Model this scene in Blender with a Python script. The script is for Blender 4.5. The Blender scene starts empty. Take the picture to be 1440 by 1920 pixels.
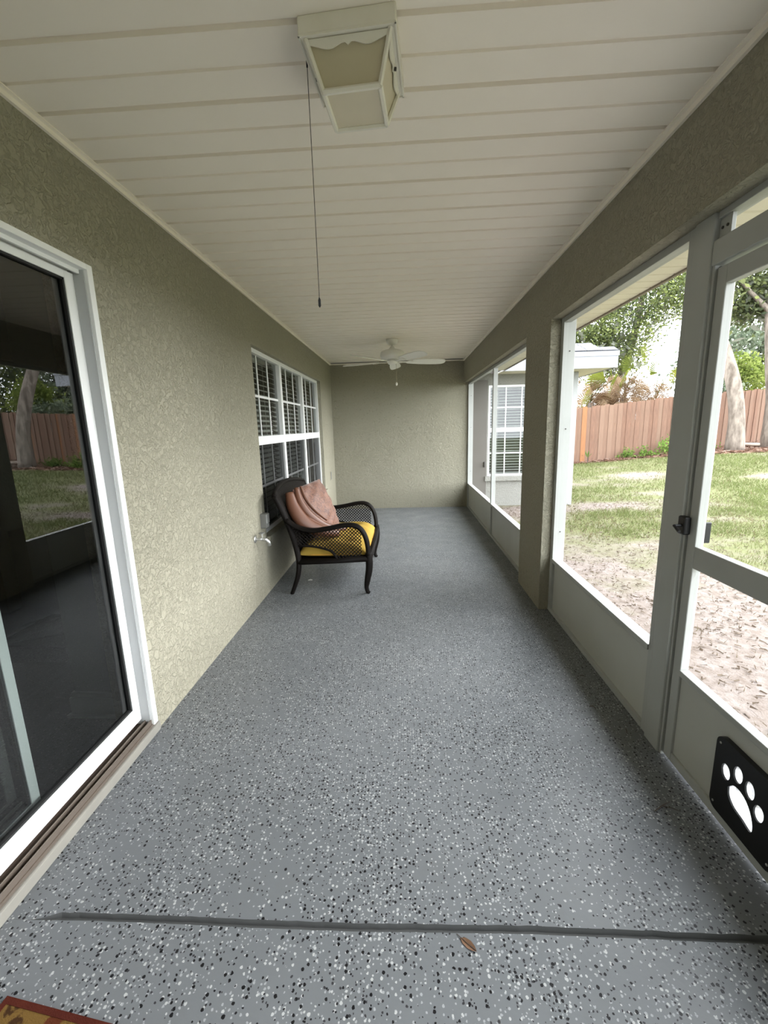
import bpy, math, random
import numpy as np
from mathutils import Vector, Matrix

random.seed(7)
rng = np.random.default_rng(11)
S = bpy.context.scene
C = S.collection

# ------------------------------------------------------------------ camera
cam_d = bpy.data.cameras.new('camera')
cam = bpy.data.objects.new('camera', cam_d)
C.objects.link(cam)
S.camera = cam
cam_d.sensor_fit = 'HORIZONTAL'
cam_d.sensor_width = 36.0
cam_d.lens = 804.1 / 1440.0 * 36.0
cam_d.clip_start = 0.02
cam_d.clip_end = 300
_r = Vector((0.99858044, 0.04561057, -0.0275097))
_u = Vector((0.01806318, 0.19588914, 0.98045967))
_f = Vector((-0.05010817, 0.97956476, -0.19478719))
cam.matrix_world = Matrix(((_r.x, _u.x, -_f.x, 1.207), (_r.y, _u.y, -_f.y, 0.0),
                           (_r.z, _u.z, -_f.z, 1.3987), (0, 0, 0, 1)))

# ------------------------------------------------------------------ world (overcast sky)
wd = bpy.data.worlds.new('overcast_sky')
S.world = wd
wd.use_nodes = True
wd.node_tree.nodes['Background'].inputs[0].default_value = (0.90, 0.95, 1.0, 1)
wd.node_tree.nodes['Background'].inputs[1].default_value = 1.0
# assumed veiled sun, added for very soft light from the right of the yard
sun_d = bpy.data.lights.new('assumed_sun', 'SUN'); sun = bpy.data.objects.new('assumed_sun', sun_d); C.objects.link(sun)
sun_d.energy = 0.9; sun_d.angle = math.radians(60); sun_d.color = (1.0, 0.99, 0.97)
_el, _az = math.radians(25), math.radians(8)
sun.rotation_euler = (-Vector((math.cos(_el) * math.cos(_az), math.cos(_el) * math.sin(_az), math.sin(_el)))).to_track_quat('-Z', 'Y').to_euler()
sun.location = (20, 5, 12)
S.view_settings.view_transform = 'Standard'
S.view_settings.look = 'None'
S.view_settings.exposure = 3.35
S.view_settings.gamma = 1.0
S.view_settings.use_curve_mapping = False

# ------------------------------------------------------------------ materials
def mat(name, col, rough=0.6, metal=0.0, spec=0.5):
    m = bpy.data.materials.new(name)
    m.use_nodes = True
    b = m.node_tree.nodes['Principled BSDF']
    b.inputs['Base Color'].default_value = (*col, 1)
    b.inputs['Roughness'].default_value = rough
    b.inputs['Metallic'].default_value = metal
    b.inputs['Specular IOR Level'].default_value = spec
    return m

class NT:
    def __init__(s, m):
        s.m = m; s.t = m.node_tree; s.n = s.t.nodes; s.l = s.t.links
        s.b = s.n['Principled BSDF']
        s.co = s.n.new('ShaderNodeTexCoord').outputs['Object']
    def new(s, typ, **kw):
        n = s.n.new(typ)
        for k, v in kw.items(): setattr(n, k, v)
        return n
    def noise(s, scale, detail=3, rough=0.5, vec=None, dist=0.0):
        n = s.n.new('ShaderNodeTexNoise')
        n.inputs['Scale'].default_value = scale; n.inputs['Detail'].default_value = detail
        n.inputs['Roughness'].default_value = rough; n.inputs['Distortion'].default_value = dist
        s.l.new(vec or s.co, n.inputs['Vector']); return n.outputs['Fac']
    def ramp(s, fac, stops):
        n = s.n.new('ShaderNodeValToRGB'); e = n.color_ramp.elements
        while len(e) < len(stops): e.new(0.5)
        for el, (p, c) in zip(e, stops):
            el.position = p; el.color = (c, c, c, 1) if isinstance(c, (int, float)) else (*c, 1)
        s.l.new(fac, n.inputs['Fac']); return n.outputs['Color']
    def mix(s, fac, a, b, mode='MIX'):
        n = s.n.new('ShaderNodeMix'); n.data_type = 'RGBA'; n.blend_type = mode
        for sock, v in ((n.inputs[0], fac), (n.inputs[6], a), (n.inputs[7], b)):
            if hasattr(v, 'is_output'): s.l.new(v, sock)
            elif isinstance(v, (int, float)): sock.default_value = v
            else: sock.default_value = (*v, 1)
        return n.outputs[2]
    def math(s, op, a, b=0.0, clamp=False):
        n = s.n.new('ShaderNodeMath'); n.operation = op; n.use_clamp = clamp
        for sock, v in ((n.inputs[0], a), (n.inputs[1], b)):
            if hasattr(v, 'is_output'): s.l.new(v, sock)
            else: sock.default_value = v
        return n.outputs[0]
    def color(s, c): s.l.new(c, s.b.inputs['Base Color'])
    def bump(s, h, strength=0.3, dist=0.01):
        n = s.n.new('ShaderNodeBump'); n.inputs['Strength'].default_value = strength
        n.inputs['Distance'].default_value = dist
        s.l.new(h, n.inputs['Height']); s.l.new(n.outputs[0], s.b.inputs['Normal'])
    def mapping(s, scale=(1, 1, 1), rot=(0, 0, 0)):
        n = s.n.new('ShaderNodeMapping')
        n.inputs['Scale'].default_value = scale; n.inputs['Rotation'].default_value = rot
        s.l.new(s.co, n.inputs['Vector']); return n.outputs[0]

def stucco(name, col, amp=1.0):
    m = mat(name, col, 0.75, spec=0.25); t = NT(m)
    n1 = t.noise(34, 4, 0.6, dist=0.9)
    skip = t.ramp(n1, [(0.44, 0.0), (0.56, 1.0)])
    n2 = t.noise(95, 3, 0.6)
    n3 = t.noise(5, 2)
    h = t.math('ADD', skip, t.math('MULTIPLY', n2, 0.45))
    h = t.math('ADD', h, t.math('MULTIPLY', n3, 1.2))
    t.bump(h, 0.75 * amp, 0.008)
    big = t.noise(1.6, 3)
    c = t.mix(t.ramp(big, [(0.3, 0.0), (0.75, 0.35)]), col, tuple(v * 0.84 for v in col))
    pit = t.ramp(n1, [(0.30, 1.0), (0.39, 0.0)])
    c = t.mix(t.math('MULTIPLY', pit, 0.55), c, tuple(v * 0.45 for v in col))
    t.color(c)
    return m

M = {}
M['wall'] = stucco('sage_stucco', (0.325, 0.307, 0.235))
M['wall_ext'] = stucco('pale_stucco_outdoor', (0.25, 0.246, 0.222), 0.8)

def m_floor():
    m = mat('speckled_floor_paint', (0.25, 0.265, 0.28), 0.38, spec=0.28); t = NT(m)
    base = t.mix(t.noise(1.3, 4), (0.118, 0.127, 0.135), (0.156, 0.164, 0.17))
    wear = t.noise(9, 5, 0.65)
    base = t.mix(t.ramp(wear, [(0.55, 0.0), (0.8, 0.35)]), base, (0.12, 0.123, 0.12))
    dens = t.noise(3.2, 3)
    def flecks(scale, lo, hi, seed):
        mp = t.n.new('ShaderNodeMapping'); mp.inputs['Location'].default_value = (seed, seed * 1.7, 0)
        t.l.new(t.co, mp.inputs['Vector'])
        wob = t.n.new('ShaderNodeTexNoise'); wob.inputs['Scale'].default_value = 160
        t.l.new(mp.outputs[0], wob.inputs['Vector'])
        va = t.n.new('ShaderNodeVectorMath'); va.operation = 'MULTIPLY_ADD'
        t.l.new(wob.outputs['Color'], va.inputs[0]); va.inputs[1].default_value = (0.005, 0.005, 0.0)
        t.l.new(mp.outputs[0], va.inputs[2])
        v = t.n.new('ShaderNodeTexVoronoi'); v.voronoi_dimensions = '2D'; v.inputs['Scale'].default_value = scale
        t.l.new(va.outputs[0], v.inputs['Vector'])
        sep = t.n.new('ShaderNodeSeparateColor'); t.l.new(v.outputs['Color'], sep.inputs[0])
        keep = t.math('LESS_THAN', sep.outputs[0], t.math('ADD', t.math('MULTIPLY', dens, hi - lo), lo))
        rad = t.math('ADD', t.math('MULTIPLY', sep.outputs[1], 0.2), 0.13)
        inside = t.math('LESS_THAN', v.outputs['Distance'], rad)
        return t.math('MULTIPLY', keep, inside)
    c = base
    c = t.mix(flecks(95, -0.14, 0.75, 3.1), c, (0.27, 0.285, 0.29))
    c = t.mix(flecks(80, -0.14, 0.6, 11.3), c, (0.37, 0.38, 0.375))
    c = t.mix(flecks(70, -0.14, 0.6, 5.7), c, (0.006, 0.006, 0.007))
    c = t.mix(flecks(100, -0.12, 0.5, 17.9), c, (0.03, 0.03, 0.033))
    t.color(c)
    t.bump(t.noise(70, 3), 0.12, 0.004)
    t.l.new(t.ramp(t.noise(4, 4), [(0.3, 0.33), (0.7, 0.52)]), t.b.inputs['Roughness'])
    return m
M['floor'] = m_floor()

def m_noisy(name, a, b, scale, rough=0.5, bump=0.0, bscale=None, spec=0.5, metal=0.0):
    m = mat(name, a, rough, metal, spec); t = NT(m)
    t.color(t.mix(t.noise(scale, 4), a, b))
    if bump: t.bump(t.noise(bscale or scale * 4, 3), bump, 0.004)
    return m
M['plank'] = m_noisy('cream_vinyl_soffit', (0.92, 0.86, 0.76), (0.88, 0.82, 0.72), 2.5, 0.5, 0.05, 60, 0.3)
M['groove'] = mat('soffit_groove', (0.40, 0.38, 0.34), 0.7)
M['soffit_out'] = m_noisy('cream_eave_soffit', (0.66, 0.62, 0.50), (0.60, 0.555, 0.445), 3, 0.5)
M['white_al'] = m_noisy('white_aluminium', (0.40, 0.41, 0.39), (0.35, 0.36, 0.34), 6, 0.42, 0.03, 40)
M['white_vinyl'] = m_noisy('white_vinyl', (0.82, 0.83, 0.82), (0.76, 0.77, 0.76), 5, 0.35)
M['grey_al'] = mat('grey_channel', (0.42, 0.43, 0.43), 0.5)
M['brown_al'] = mat('bronze_track', (0.17, 0.14, 0.115), 0.4, 0.5)
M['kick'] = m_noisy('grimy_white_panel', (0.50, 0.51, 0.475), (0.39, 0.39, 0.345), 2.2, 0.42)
M['fascia'] = mat('white_fascia', (0.25, 0.262, 0.29), 0.45)
M['shingle'] = m_noisy('pale_grey_shingle', (0.05, 0.05, 0.058), (0.095, 0.095, 0.108), 14, 0.9, 0.3, 120)
M['concrete'] = m_noisy('pale_concrete', (0.42, 0.41, 0.38), (0.54, 0.53, 0.50), 9, 0.85, 0.3, 60)
M['black_gap'] = mat('black_rubber', (0.012, 0.012, 0.012), 0.6)
M['black_plastic'] = mat('black_plastic', (0.008, 0.008, 0.009), 0.4, spec=0.4)
M['screw'] = mat('dark_screw', (0.06, 0.055, 0.05), 0.5, 0.4)
M['fan_white'] = mat('fan_white_enamel', (0.78, 0.77, 0.72), 0.4)
M['fan_blade'] = mat('fan_blade_white', (0.80, 0.79, 0.74), 0.45)
M['brass'] = mat('chain_metal', (0.45, 0.38, 0.25), 0.35, 0.8)
M['lamp_white'] = m_noisy('aged_white_enamel', (0.84, 0.82, 0.73), (0.76, 0.73, 0.63), 18, 0.55, 0.15, 60)
def m_lampglass():
    m = mat('frosted_beige_glass', (0.36, 0.33, 0.22), 0.5); t = NT(m)
    t.color(t.mix(t.noise(14, 4), (0.62, 0.56, 0.39), (0.70, 0.63, 0.45)))
    t.b.inputs['Transmission Weight'].default_value = 0.25
    return m
M['lamp_glass'] = m_lampglass()
def m_wicker():
    m = mat('dark_wicker', (0.008, 0.006, 0.005), 0.5, spec=0.1); t = NT(m)
    w = t.n.new('ShaderNodeTexWave'); w.inputs['Scale'].default_value = 55; w.bands_direction = 'DIAGONAL'
    t.l.new(t.co, w.inputs['Vector'])
    t.bump(w.outputs['Fac'], 0.6, 0.003)
    t.color(t.mix(w.outputs['Fac'], (0.004, 0.0033, 0.003), (0.010, 0.0075, 0.006)))
    return m
M['wicker'] = m_wicker()
def m_weave():
    m = mat('woven_back_panel', (0.05, 0.04, 0.032), 0.6, spec=0.15); t = NT(m)
    a = t.n.new('ShaderNodeTexWave'); a.inputs['Scale'].default_value = 32; a.bands_direction = 'Z'
    b = t.n.new('ShaderNodeTexWave'); b.inputs['Scale'].default_value = 32; b.bands_direction = 'Y'
    t.l.new(t.co, a.inputs['Vector']); t.l.new(t.co, b.inputs['Vector'])
    h = t.math('MULTIPLY', a.outputs['Fac'], b.outputs['Fac'])
    t.bump(h, 0.8, 0.004)
    t.color(t.mix(h, (0.008, 0.0065, 0.0055), (0.03, 0.024, 0.02)))
    return m
M['weave'] = m_weave()
M['yellow'] = m_noisy('mustard_cloth', (0.40, 0.27, 0.055), (0.32, 0.205, 0.035), 8, 0.85, 0.15, 300, 0.15)
M['piping'] = mat('mustard_piping', (0.48, 0.26, 0.03), 0.8)
def m_pillow():
    m = mat('copper_damask', (0.30, 0.14, 0.085), 0.55, spec=0.35); t = NT(m)
    n = t.noise(16, 2, 0.5, dist=3.0)
    line = t.ramp(n, [(0.42, 0.0), (0.46, 1.0), (0.51, 1.0), (0.55, 0.0)])
    c = t.mix(t.math('MULTIPLY', line, 0.85), t.mix(t.noise(5, 3), (0.225, 0.105, 0.066), (0.18, 0.08, 0.05)), (0.065, 0.022, 0.014))
    t.color(c)
    t.bump(t.noise(220, 2), 0.15, 0.002)
    t.b.inputs['Sheen Weight'].default_value = 0.3
    return m
M['pillow'] = m_pillow()
M['throw'] = m_noisy('copper_satin', (0.165, 0.068, 0.036), (0.115, 0.044, 0.023), 6, 0.45, 0.08, 120, 0.5)
M['chrome'] = mat('dull_chrome', (0.55, 0.55, 0.53), 0.35, 0.8)
M['grey_box'] = mat('grey_outlet_box', (0.16, 0.16, 0.15), 0.5)
M['cord'] = mat('pull_cord', (0.10, 0.09, 0.075), 0.7)
M['leaf_dead'] = mat('dead_leaf', (0.16, 0.085, 0.045), 0.7)
M['twig'] = mat('twig', (0.06, 0.045, 0.035), 0.8)
M['paper'] = mat('white_scrap', (0.7, 0.7, 0.68), 0.7)
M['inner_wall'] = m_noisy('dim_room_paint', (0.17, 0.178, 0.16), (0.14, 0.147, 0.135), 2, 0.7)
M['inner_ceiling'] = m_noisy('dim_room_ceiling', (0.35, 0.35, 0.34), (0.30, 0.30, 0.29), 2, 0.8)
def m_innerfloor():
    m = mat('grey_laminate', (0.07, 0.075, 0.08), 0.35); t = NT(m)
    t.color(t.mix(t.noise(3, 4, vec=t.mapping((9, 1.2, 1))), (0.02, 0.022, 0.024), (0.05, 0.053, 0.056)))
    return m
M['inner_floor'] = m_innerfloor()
M['dark_cloth'] = mat('dark_upholstery', (0.02, 0.02, 0.022), 0.8)
M['base_white'] = mat('white_skirting', (0.36, 0.37, 0.35), 0.5)
M['blind'] = mat('white_blind_slat', (0.74, 0.75, 0.72), 0.5)

def m_glass(name, tint=(0.9, 0.95, 0.93), rough=0.0, boost=1.0):
    m = bpy.data.materials.new(name); m.use_nodes = True
    nt = m.node_tree; nt.nodes.clear()
    out = nt.nodes.new('ShaderNodeOutputMaterial')
    tr = nt.nodes.new('ShaderNodeBsdfTransparent'); tr.inputs[0].default_value = (*tint, 1)
    gl = nt.nodes.new('ShaderNodeBsdfGlossy'); gl.inputs['Roughness'].default_value = rough
    fr = nt.nodes.new('ShaderNodeFresnel'); fr.inputs['IOR'].default_value = 1.5 * boost
    mx = nt.nodes.new('ShaderNodeMixShader')
    nt.links.new(fr.outputs[0], mx.inputs[0]); nt.links.new(tr.outputs[0], mx.inputs[1])
    nt.links.new(gl.outputs[0], mx.inputs[2]); nt.links.new(mx.outputs[0], out.inputs[0])
    return m
M['door_glass'] = m_glass('tinted_door_glass', (0.58, 0.63, 0.61), 0.0, 1.32)
M['win_glass'] = m_glass('window_glass', (0.62, 0.66, 0.63), 0.0, 1.1)
M['wrap'] = m_glass('clear_plastic_wrap', (0.86, 0.88, 0.9), 0.18, 1.4)
def m_screen(name, opac, col):
    m = bpy.data.materials.new(name); m.use_nodes = True
    nt = m.node_tree; nt.nodes.clear()
    out = nt.nodes.new('ShaderNodeOutputMaterial')
    tr = nt.nodes.new('ShaderNodeBsdfTransparent')
    df = nt.nodes.new('ShaderNodeBsdfDiffuse'); df.inputs[0].default_value = (*col, 1)
    mx = nt.nodes.new('ShaderNodeMixShader'); mx.inputs[0].default_value = opac
    nt.links.new(tr.outputs[0], mx.inputs[1]); nt.links.new(df.outputs[0], mx.inputs[2])
    nt.links.new(mx.outputs[0], out.inputs[0])
    return m
M['screen'] = m_screen('insect_screen', 0.10, (0.10, 0.10, 0.10))
M['win_screen'] = m_screen('window_insect_screen', 0.62, (0.02, 0.02, 0.02))

def m_leaf(name, stops):
    m = bpy.data.materials.new(name); m.use_nodes = True
    nt = m.node_tree; nt.nodes.clear()
    out = nt.nodes.new('ShaderNodeOutputMaterial')
    at = nt.nodes.new('ShaderNodeAttribute'); at.attribute_name = 'shade'
    rp = nt.nodes.new('ShaderNodeValToRGB'); e = rp.color_ramp.elements
    while len(e) < len(stops): e.new(0.5)
    for el, (p, c) in zip(e, stops): el.position = p; el.color = (*c, 1)
    nt.links.new(at.outputs['Fac'], rp.inputs[0])
    df = nt.nodes.new('ShaderNodeBsdfDiffuse'); tl = nt.nodes.new('ShaderNodeBsdfTranslucent')
    nt.links.new(rp.outputs[0], df.inputs[0]); nt.links.new(rp.outputs[0], tl.inputs[0])
    mx = nt.nodes.new('ShaderNodeMixShader'); mx.inputs[0].default_value = 0.45
    nt.links.new(df.outputs[0], mx.inputs[1]); nt.links.new(tl.outputs[0], mx.inputs[2])
    nt.links.new(mx.outputs[0], out.inputs[0])
    return m
M['leaf_oak'] = m_leaf('oak_leaf', [(0, (0.06, 0.08, 0.042)), (0.5, (0.135, 0.165, 0.065)), (1, (0.28, 0.32, 0.11))])
M['leaf_grey'] = m_leaf('grey_green_leaf', [(0, (0.08, 0.10, 0.07)), (0.5, (0.17, 0.21, 0.14)), (1, (0.30, 0.34, 0.25))])
M['leaf_yellow'] = m_leaf('yellow_green_leaf', [(0, (0.09, 0.125, 0.03)), (0.5, (0.185, 0.235, 0.058)), (1, (0.29, 0.33, 0.105))])
M['leaf_dark'] = m_leaf('dark_oak_leaf', [(0, (0.06, 0.075, 0.045)), (0.6, (0.13, 0.15, 0.07)), (1, (0.26, 0.29, 0.11))])
M['grass'] = m_leaf('grass_blade', [(0, (0.12, 0.095, 0.06)), (0.3, (0.165, 0.142, 0.078)), (0.45, (0.10, 0.118, 0.045)), (1, (0.16, 0.187, 0.068))])
M['weed'] = m_leaf('weed_leaf', [(0, (0.07, 0.13, 0.03)), (1, (0.20, 0.30, 0.07))])
M['frond_green'] = m_leaf('palm_frond_green', [(0, (0.07, 0.095, 0.02)), (0.6, (0.16, 0.18, 0.035)), (1, (0.28, 0.26, 0.055))])
M['frond_dry'] = m_leaf('palm_frond_dry', [(0, (0.15, 0.09, 0.05)), (0.5, (0.25, 0.17, 0.10)), (1, (0.38, 0.295, 0.20))])
M['moss'] = m_leaf('hanging_moss', [(0, (0.16, 0.17, 0.13)), (1, (0.36, 0.37, 0.31))])
def m_bark():
    m = mat('grey_brown_bark', (0.14, 0.11, 0.085), 0.9); t = NT(m)
    n = t.noise(6, 5, 0.65, vec=t.mapping((1, 1, 0.35)))
    t.color(t.mix(t.ramp(n, [(0.35, 0.0), (0.65, 1.0)]), (0.085, 0.066, 0.05), (0.24, 0.20, 0.165)))
    t.bump(n, 0.6, 0.04)
    return m
M['bark'] = m_bark()
def m_plankwood(name, a, b):
    m = mat(name, a, 0.85, spec=0.15); t = NT(m)
    oi = t.n.new('ShaderNodeObjectInfo')
    g = t.noise(4, 5, 0.6, vec=t.mapping((9, 9, 1)))
    c = t.mix(t.ramp(g, [(0.3, 0.0), (0.7, 1.0)]), a, b)
    c = t.mix(t.math('MULTIPLY', oi.outputs['Random'], 0.6), c, (0.20, 0.135, 0.098))
    k = t.n.new('ShaderNodeTexVoronoi'); k.inputs['Scale'].default_value = 3.5
    mp = t.n.new('ShaderNodeMapping'); t.l.new(t.co, mp.inputs['Vector'])
    cx = t.n.new('ShaderNodeCombineXYZ'); t.l.new(t.math('MULTIPLY', oi.outputs['Random'], 40.0), cx.inputs[0])
    t.l.new(cx.outputs[0], mp.inputs['Location']); t.l.new(mp.outputs[0], k.inputs['Vector'])
    c = t.mix(t.ramp(k.outputs['Distance'], [(0.04, 0.75), (0.09, 0.0)]), c, (0.12, 0.06, 0.035))
    t.color(c); return m
M['fence'] = m_plankwood('cedar_plank', (0.19, 0.108, 0.074), (0.118, 0.069, 0.05))
M['fence_warm'] = m_plankwood('cedar_plank_new', (0.27, 0.125, 0.056), (0.21, 0.095, 0.045))
def m_ground():
    m = mat('patchy_lawn_soil', (0.3, 0.27, 0.2), 0.95, spec=0.1); t = NT(m)
    at = t.n.new('ShaderNodeAttribute'); at.attribute_name = 'bare'
    bed = t.n.new('ShaderNodeAttribute'); bed.attribute_name = 'bed'
    n = t.noise(2.2, 5, 0.65)
    f = t.math('ADD', at.outputs['Fac'], t.math('MULTIPLY', t.math('SUBTRACT', n, 0.5), 0.9))
    grass = t.mix(t.noise(7, 5, 0.7), (0.092, 0.105, 0.043), (0.14, 0.138, 0.068))
    sand = t.mix(t.ramp(t.noise(14, 6, 0.75), [(0.35, 0.0), (0.65, 1.0)]), (0.135, 0.108, 0.09), (0.215, 0.185, 0.17))
    c = t.mix(t.ramp(f, [(0.34, 0.0), (0.80, 1.0)]), grass, sand)
    mul = t.mix(t.ramp(t.noise(9, 6, 0.7), [(0.35, 0.0), (0.65, 1.0)]), (0.17, 0.10, 0.065), (0.34, 0.235, 0.17))
    c = t.mix(bed.outputs['Fac'], c, mul)
    t.color(c); t.bump(t.noise(16, 6, 0.7), 0.7, 0.03)
    return m
M['ground'] = m_ground()
def m_rug():
    m = mat('red_gold_rug', (0.3, 0.08, 0.04), 0.95, spec=0.05); t = NT(m)
    n = t.noise(16, 4, 0.6, dist=1.2)
    c = t.mix(t.ramp(n, [(0.42, 0.0), (0.5, 1.0)]), (0.045, 0.022, 0.01), (0.14, 0.082, 0.024))
    c = t.mix(t.ramp(t.noise(9, 2, dist=1.0), [(0.56, 0.0), (0.62, 0.85)]), c, (0.075, 0.014, 0.009))
    t.color(c); t.bump(t.noise(300, 2), 0.5, 0.003)
    return m
M['rug'] = m_rug()
M['rug_border'] = m_noisy('rug_border_red', (0.05, 0.011, 0.008), (0.08, 0.02, 0.012), 30, 0.95, 0.4, 300, 0.05)
def m_paw():
    m = mat('translucent_white_paw', (0.9, 0.9, 0.9), 0.5); t = NT(m)
    c = t.mix(t.ramp(t.noise(45, 5, 0.7, dist=0.6), [(0.36, 0.0), (0.5, 1.0)]), (0.6, 0.61, 0.64), (0.92, 0.92, 0.93))
    df = t.new('ShaderNodeBsdfDiffuse'); tl = t.new('ShaderNodeBsdfTranslucent'); mx = t.new('ShaderNodeMixShader'); mx.inputs[0].default_value = 0.6
    t.l.new(c, df.inputs[0]); t.l.new(c, tl.inputs[0]); t.l.new(df.outputs[0], mx.inputs[1]); t.l.new(tl.outputs[0], mx.inputs[2])
    t.l.new(mx.outputs[0], t.n['Material Output'].inputs[0])
    return m
M['paw'] = m_paw()

# ------------------------------------------------------------------ mesh helpers
class MB:
    def __init__(s): s.v = []; s.f = []
    def add(s, vs, fs):
        o = len(s.v); s.v += [tuple(v) for v in vs]; s.f += [tuple(i + o for i in f) for f in fs]; return s
    def box(s, x0, x1, y0, y1, z0, z1):
        return s.add([(x0, y0, z0), (x1, y0, z0), (x1, y1, z0), (x0, y1, z0),
                      (x0, y0, z1), (x1, y0, z1), (x1, y1, z1), (x0, y1, z1)],
                     [(0, 3, 2, 1), (4, 5, 6, 7), (0, 1, 5, 4), (1, 2, 6, 5), (2, 3, 7, 6), (3, 0, 4, 7)])
    def tube(s, pts, rad, n=8, flat=None, up=(0, 0, 1)):
        pts = [Vector(p) for p in pts]
        if not hasattr(rad, '__len__'): rad = [rad] * len(pts)
        rings = []; a = None
        for i, p in enumerate(pts):
            d = (pts[min(i + 1, len(pts) - 1)] - pts[max(i - 1, 0)]).normalized()
            if a is None:
                u = Vector(up)
                if abs(d.dot(u)) > 0.95: u = Vector((0, 1, 0)) if abs(d.y) < 0.9 else Vector((1, 0, 0))
                a = d.cross(u).normalized()
            else:
                a = (a - d * a.dot(d)).normalized()
            b = a.cross(d).normalized()
            k = flat or 1.0
            rings.append([p + a * (math.cos(2 * math.pi * j / n) * rad[i] * k) + b * (math.sin(2 * math.pi * j / n) * rad[i]) for j in range(n)])
        vs = [v for r in rings for v in r]; fs = []
        for i in range(len(pts) - 1):
            for j in range(n):
                fs.append((i * n + j, i * n + (j + 1) % n, (i + 1) * n + (j + 1) % n, (i + 1) * n + j))
        fs.append(tuple(range(n - 1, -1, -1))); fs.append(tuple((len(pts) - 1) * n + j for j in range(n)))
        return s.add(vs, fs)
    def lathe(s, prof, cx, cy, n=24):
        vs = []; fs = []
        for r, z in prof:
            for j in range(n):
                a = 2 * math.pi * j / n; vs.append((cx + r * math.cos(a), cy + r * math.sin(a), z))
        for i in range(len(prof) - 1):
            for j in range(n):
                fs.append((i * n + j, i * n + (j + 1) % n, (i + 1) * n + (j + 1) % n, (i + 1) * n + j))
        fs.append(tuple(range(n - 1, -1, -1))); fs.append(tuple((len(prof) - 1) * n + j for j in range(n)))
        return s.add(vs, fs)
    def prism(s, poly, axis, a, b):
        """poly of 2D points extruded along axis from a to b (axis 0:x -> poly (y,z); 1:y -> (x,z); 2:z -> (x,y))"""
        def P(q, t):
            return (t, q[0], q[1]) if axis == 0 else (q[0], t, q[1]) if axis == 1 else (q[0], q[1], t)
        n = len(poly)
        vs = [P(q, a) for q in poly] + [P(q, b) for q in poly]
        fs = [tuple(range(n)), tuple(range(2 * n - 1, n - 1, -1))]
        for i in range(n): fs.append((i, i + n, (i + 1) % n + n, (i + 1) % n))
        return s.add(vs, fs)
    def mesh(s, name, material, smooth=False, fix=True):
        me = bpy.data.meshes.new(name); me.from_pydata(s.v, [], s.f)
        if fix:
            import bmesh
            bm = bmesh.new(); bm.from_mesh(me); bmesh.ops.recalc_face_normals(bm, faces=bm.faces); bm.to_mesh(me); bm.free()
        if smooth:
            me.polygons.foreach_set('use_smooth', [True] * len(me.polygons))
        me.materials.append(material); me.update(); return me
    def build(s, name, material, parent=None, smooth=False, bevel=0.0, loc=None):
        o = bpy.data.objects.new(name, s.mesh(name, material, smooth)); C.objects.link(o)
        if parent: o.parent = parent
        if loc: o.location = loc
        if bevel:
            b = o.modifiers.new('bevel', 'BEVEL'); b.width = bevel; b.segments = 2; b.limit_method = 'ANGLE'
        return o

def box(name, m, b, parent=None, bevel=0.0):
    return MB().box(*b).build(name, m, parent, bevel=bevel)
def tag(o, label=None, cat=None, group=None, kind=None):
    if label: o['label'] = label
    if cat: o['category'] = cat
    if group: o['group'] = group
    if kind: o['kind'] = kind
    return o
def empty(name, loc=(0, 0, 0), rz=0.0):
    o = bpy.data.objects.new(name, None); C.objects.link(o); o.location = loc; o.rotation_euler = (0, 0, rz)
    o.empty_display_size = 0.1
    return o
def inst(name, me, parent=None, loc=(0, 0, 0), rot=(0, 0, 0)):
    o = bpy.data.objects.new(name, me); C.objects.link(o)
    if parent: o.parent = parent
    o.location = loc; o.rotation_euler = rot; return o
def smoothstep(a, b, x):
    t = np.clip((np.asarray(x, float) - a) / (b - a), 0, 1); return t * t * (3 - 2 * t)
def catmull(pts, n=6):
    P = [Vector(p) for p in pts]; P = [P[0] * 2 - P[1]] + P + [P[-1] * 2 - P[-2]]; out = []
    for i in range(1, len(P) - 2):
        for k in range(n):
            t = k / n; a, b, c, d = P[i - 1], P[i], P[i + 1], P[i + 2]
            out.append(0.5 * ((2 * b) + (c - a) * t + (2 * a - 5 * b + 4 * c - d) * t * t + (3 * b - a - 3 * c + d) * t ** 3))
    out.append(P[-2]); return out
_tab = rng.random((64, 64))
def vnoise(x, y):
    xi = np.floor(x).astype(int); yi = np.floor(y).astype(int); fx = x - xi; fy = y - yi
    fx = fx * fx * (3 - 2 * fx); fy = fy * fy * (3 - 2 * fy); g = lambda a, b: _tab[a % 64, b % 64]
    return (g(xi, yi) * (1 - fx) + g(xi + 1, yi) * fx) * (1 - fy) + (g(xi, yi + 1) * (1 - fx) + g(xi + 1, yi + 1) * fx) * fy
def fbm(x, y): return 0.55 * vnoise(x, y) + 0.3 * vnoise(x * 2.1 + 9, y * 2.1 + 4) + 0.15 * vnoise(x * 4.3 + 3, y * 4.3 + 8)
def fast_mesh(name, verts, faces, material, shade=None, smooth=False):
    """verts (N,3), faces (M,k) arrays of one polygon size"""
    me = bpy.data.meshes.new(name); k = faces.shape[1]; m = len(faces)
    me.vertices.add(len(verts)); me.vertices.foreach_set('co', np.asarray(verts, np.float32).ravel())
    me.loops.add(m * k); me.loops.foreach_set('vertex_index', np.asarray(faces, np.int32).ravel())
    me.polygons.add(m); me.polygons.foreach_set('loop_start', np.arange(m, dtype=np.int32) * k)
    me.update(calc_edges=True); me.validate()
    if shade is not None:
        a = me.attributes.new('shade', 'FLOAT', 'FACE'); a.data.foreach_set('value', np.asarray(shade, np.float32))
    if smooth: me.polygons.foreach_set('use_smooth', [True] * m)
    me.materials.append(material); return me

# dimensions of the porch (metres): left wall face x=0, beam face x=W, far wall y=YF
W, H, YF, YB = 2.207, 2.44, 7.39, -2.3
WO = 2.355            # outer face of right wall
BB = 2.074           # beam underside
SX = 2.275           # inner face of the screen frames

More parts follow.
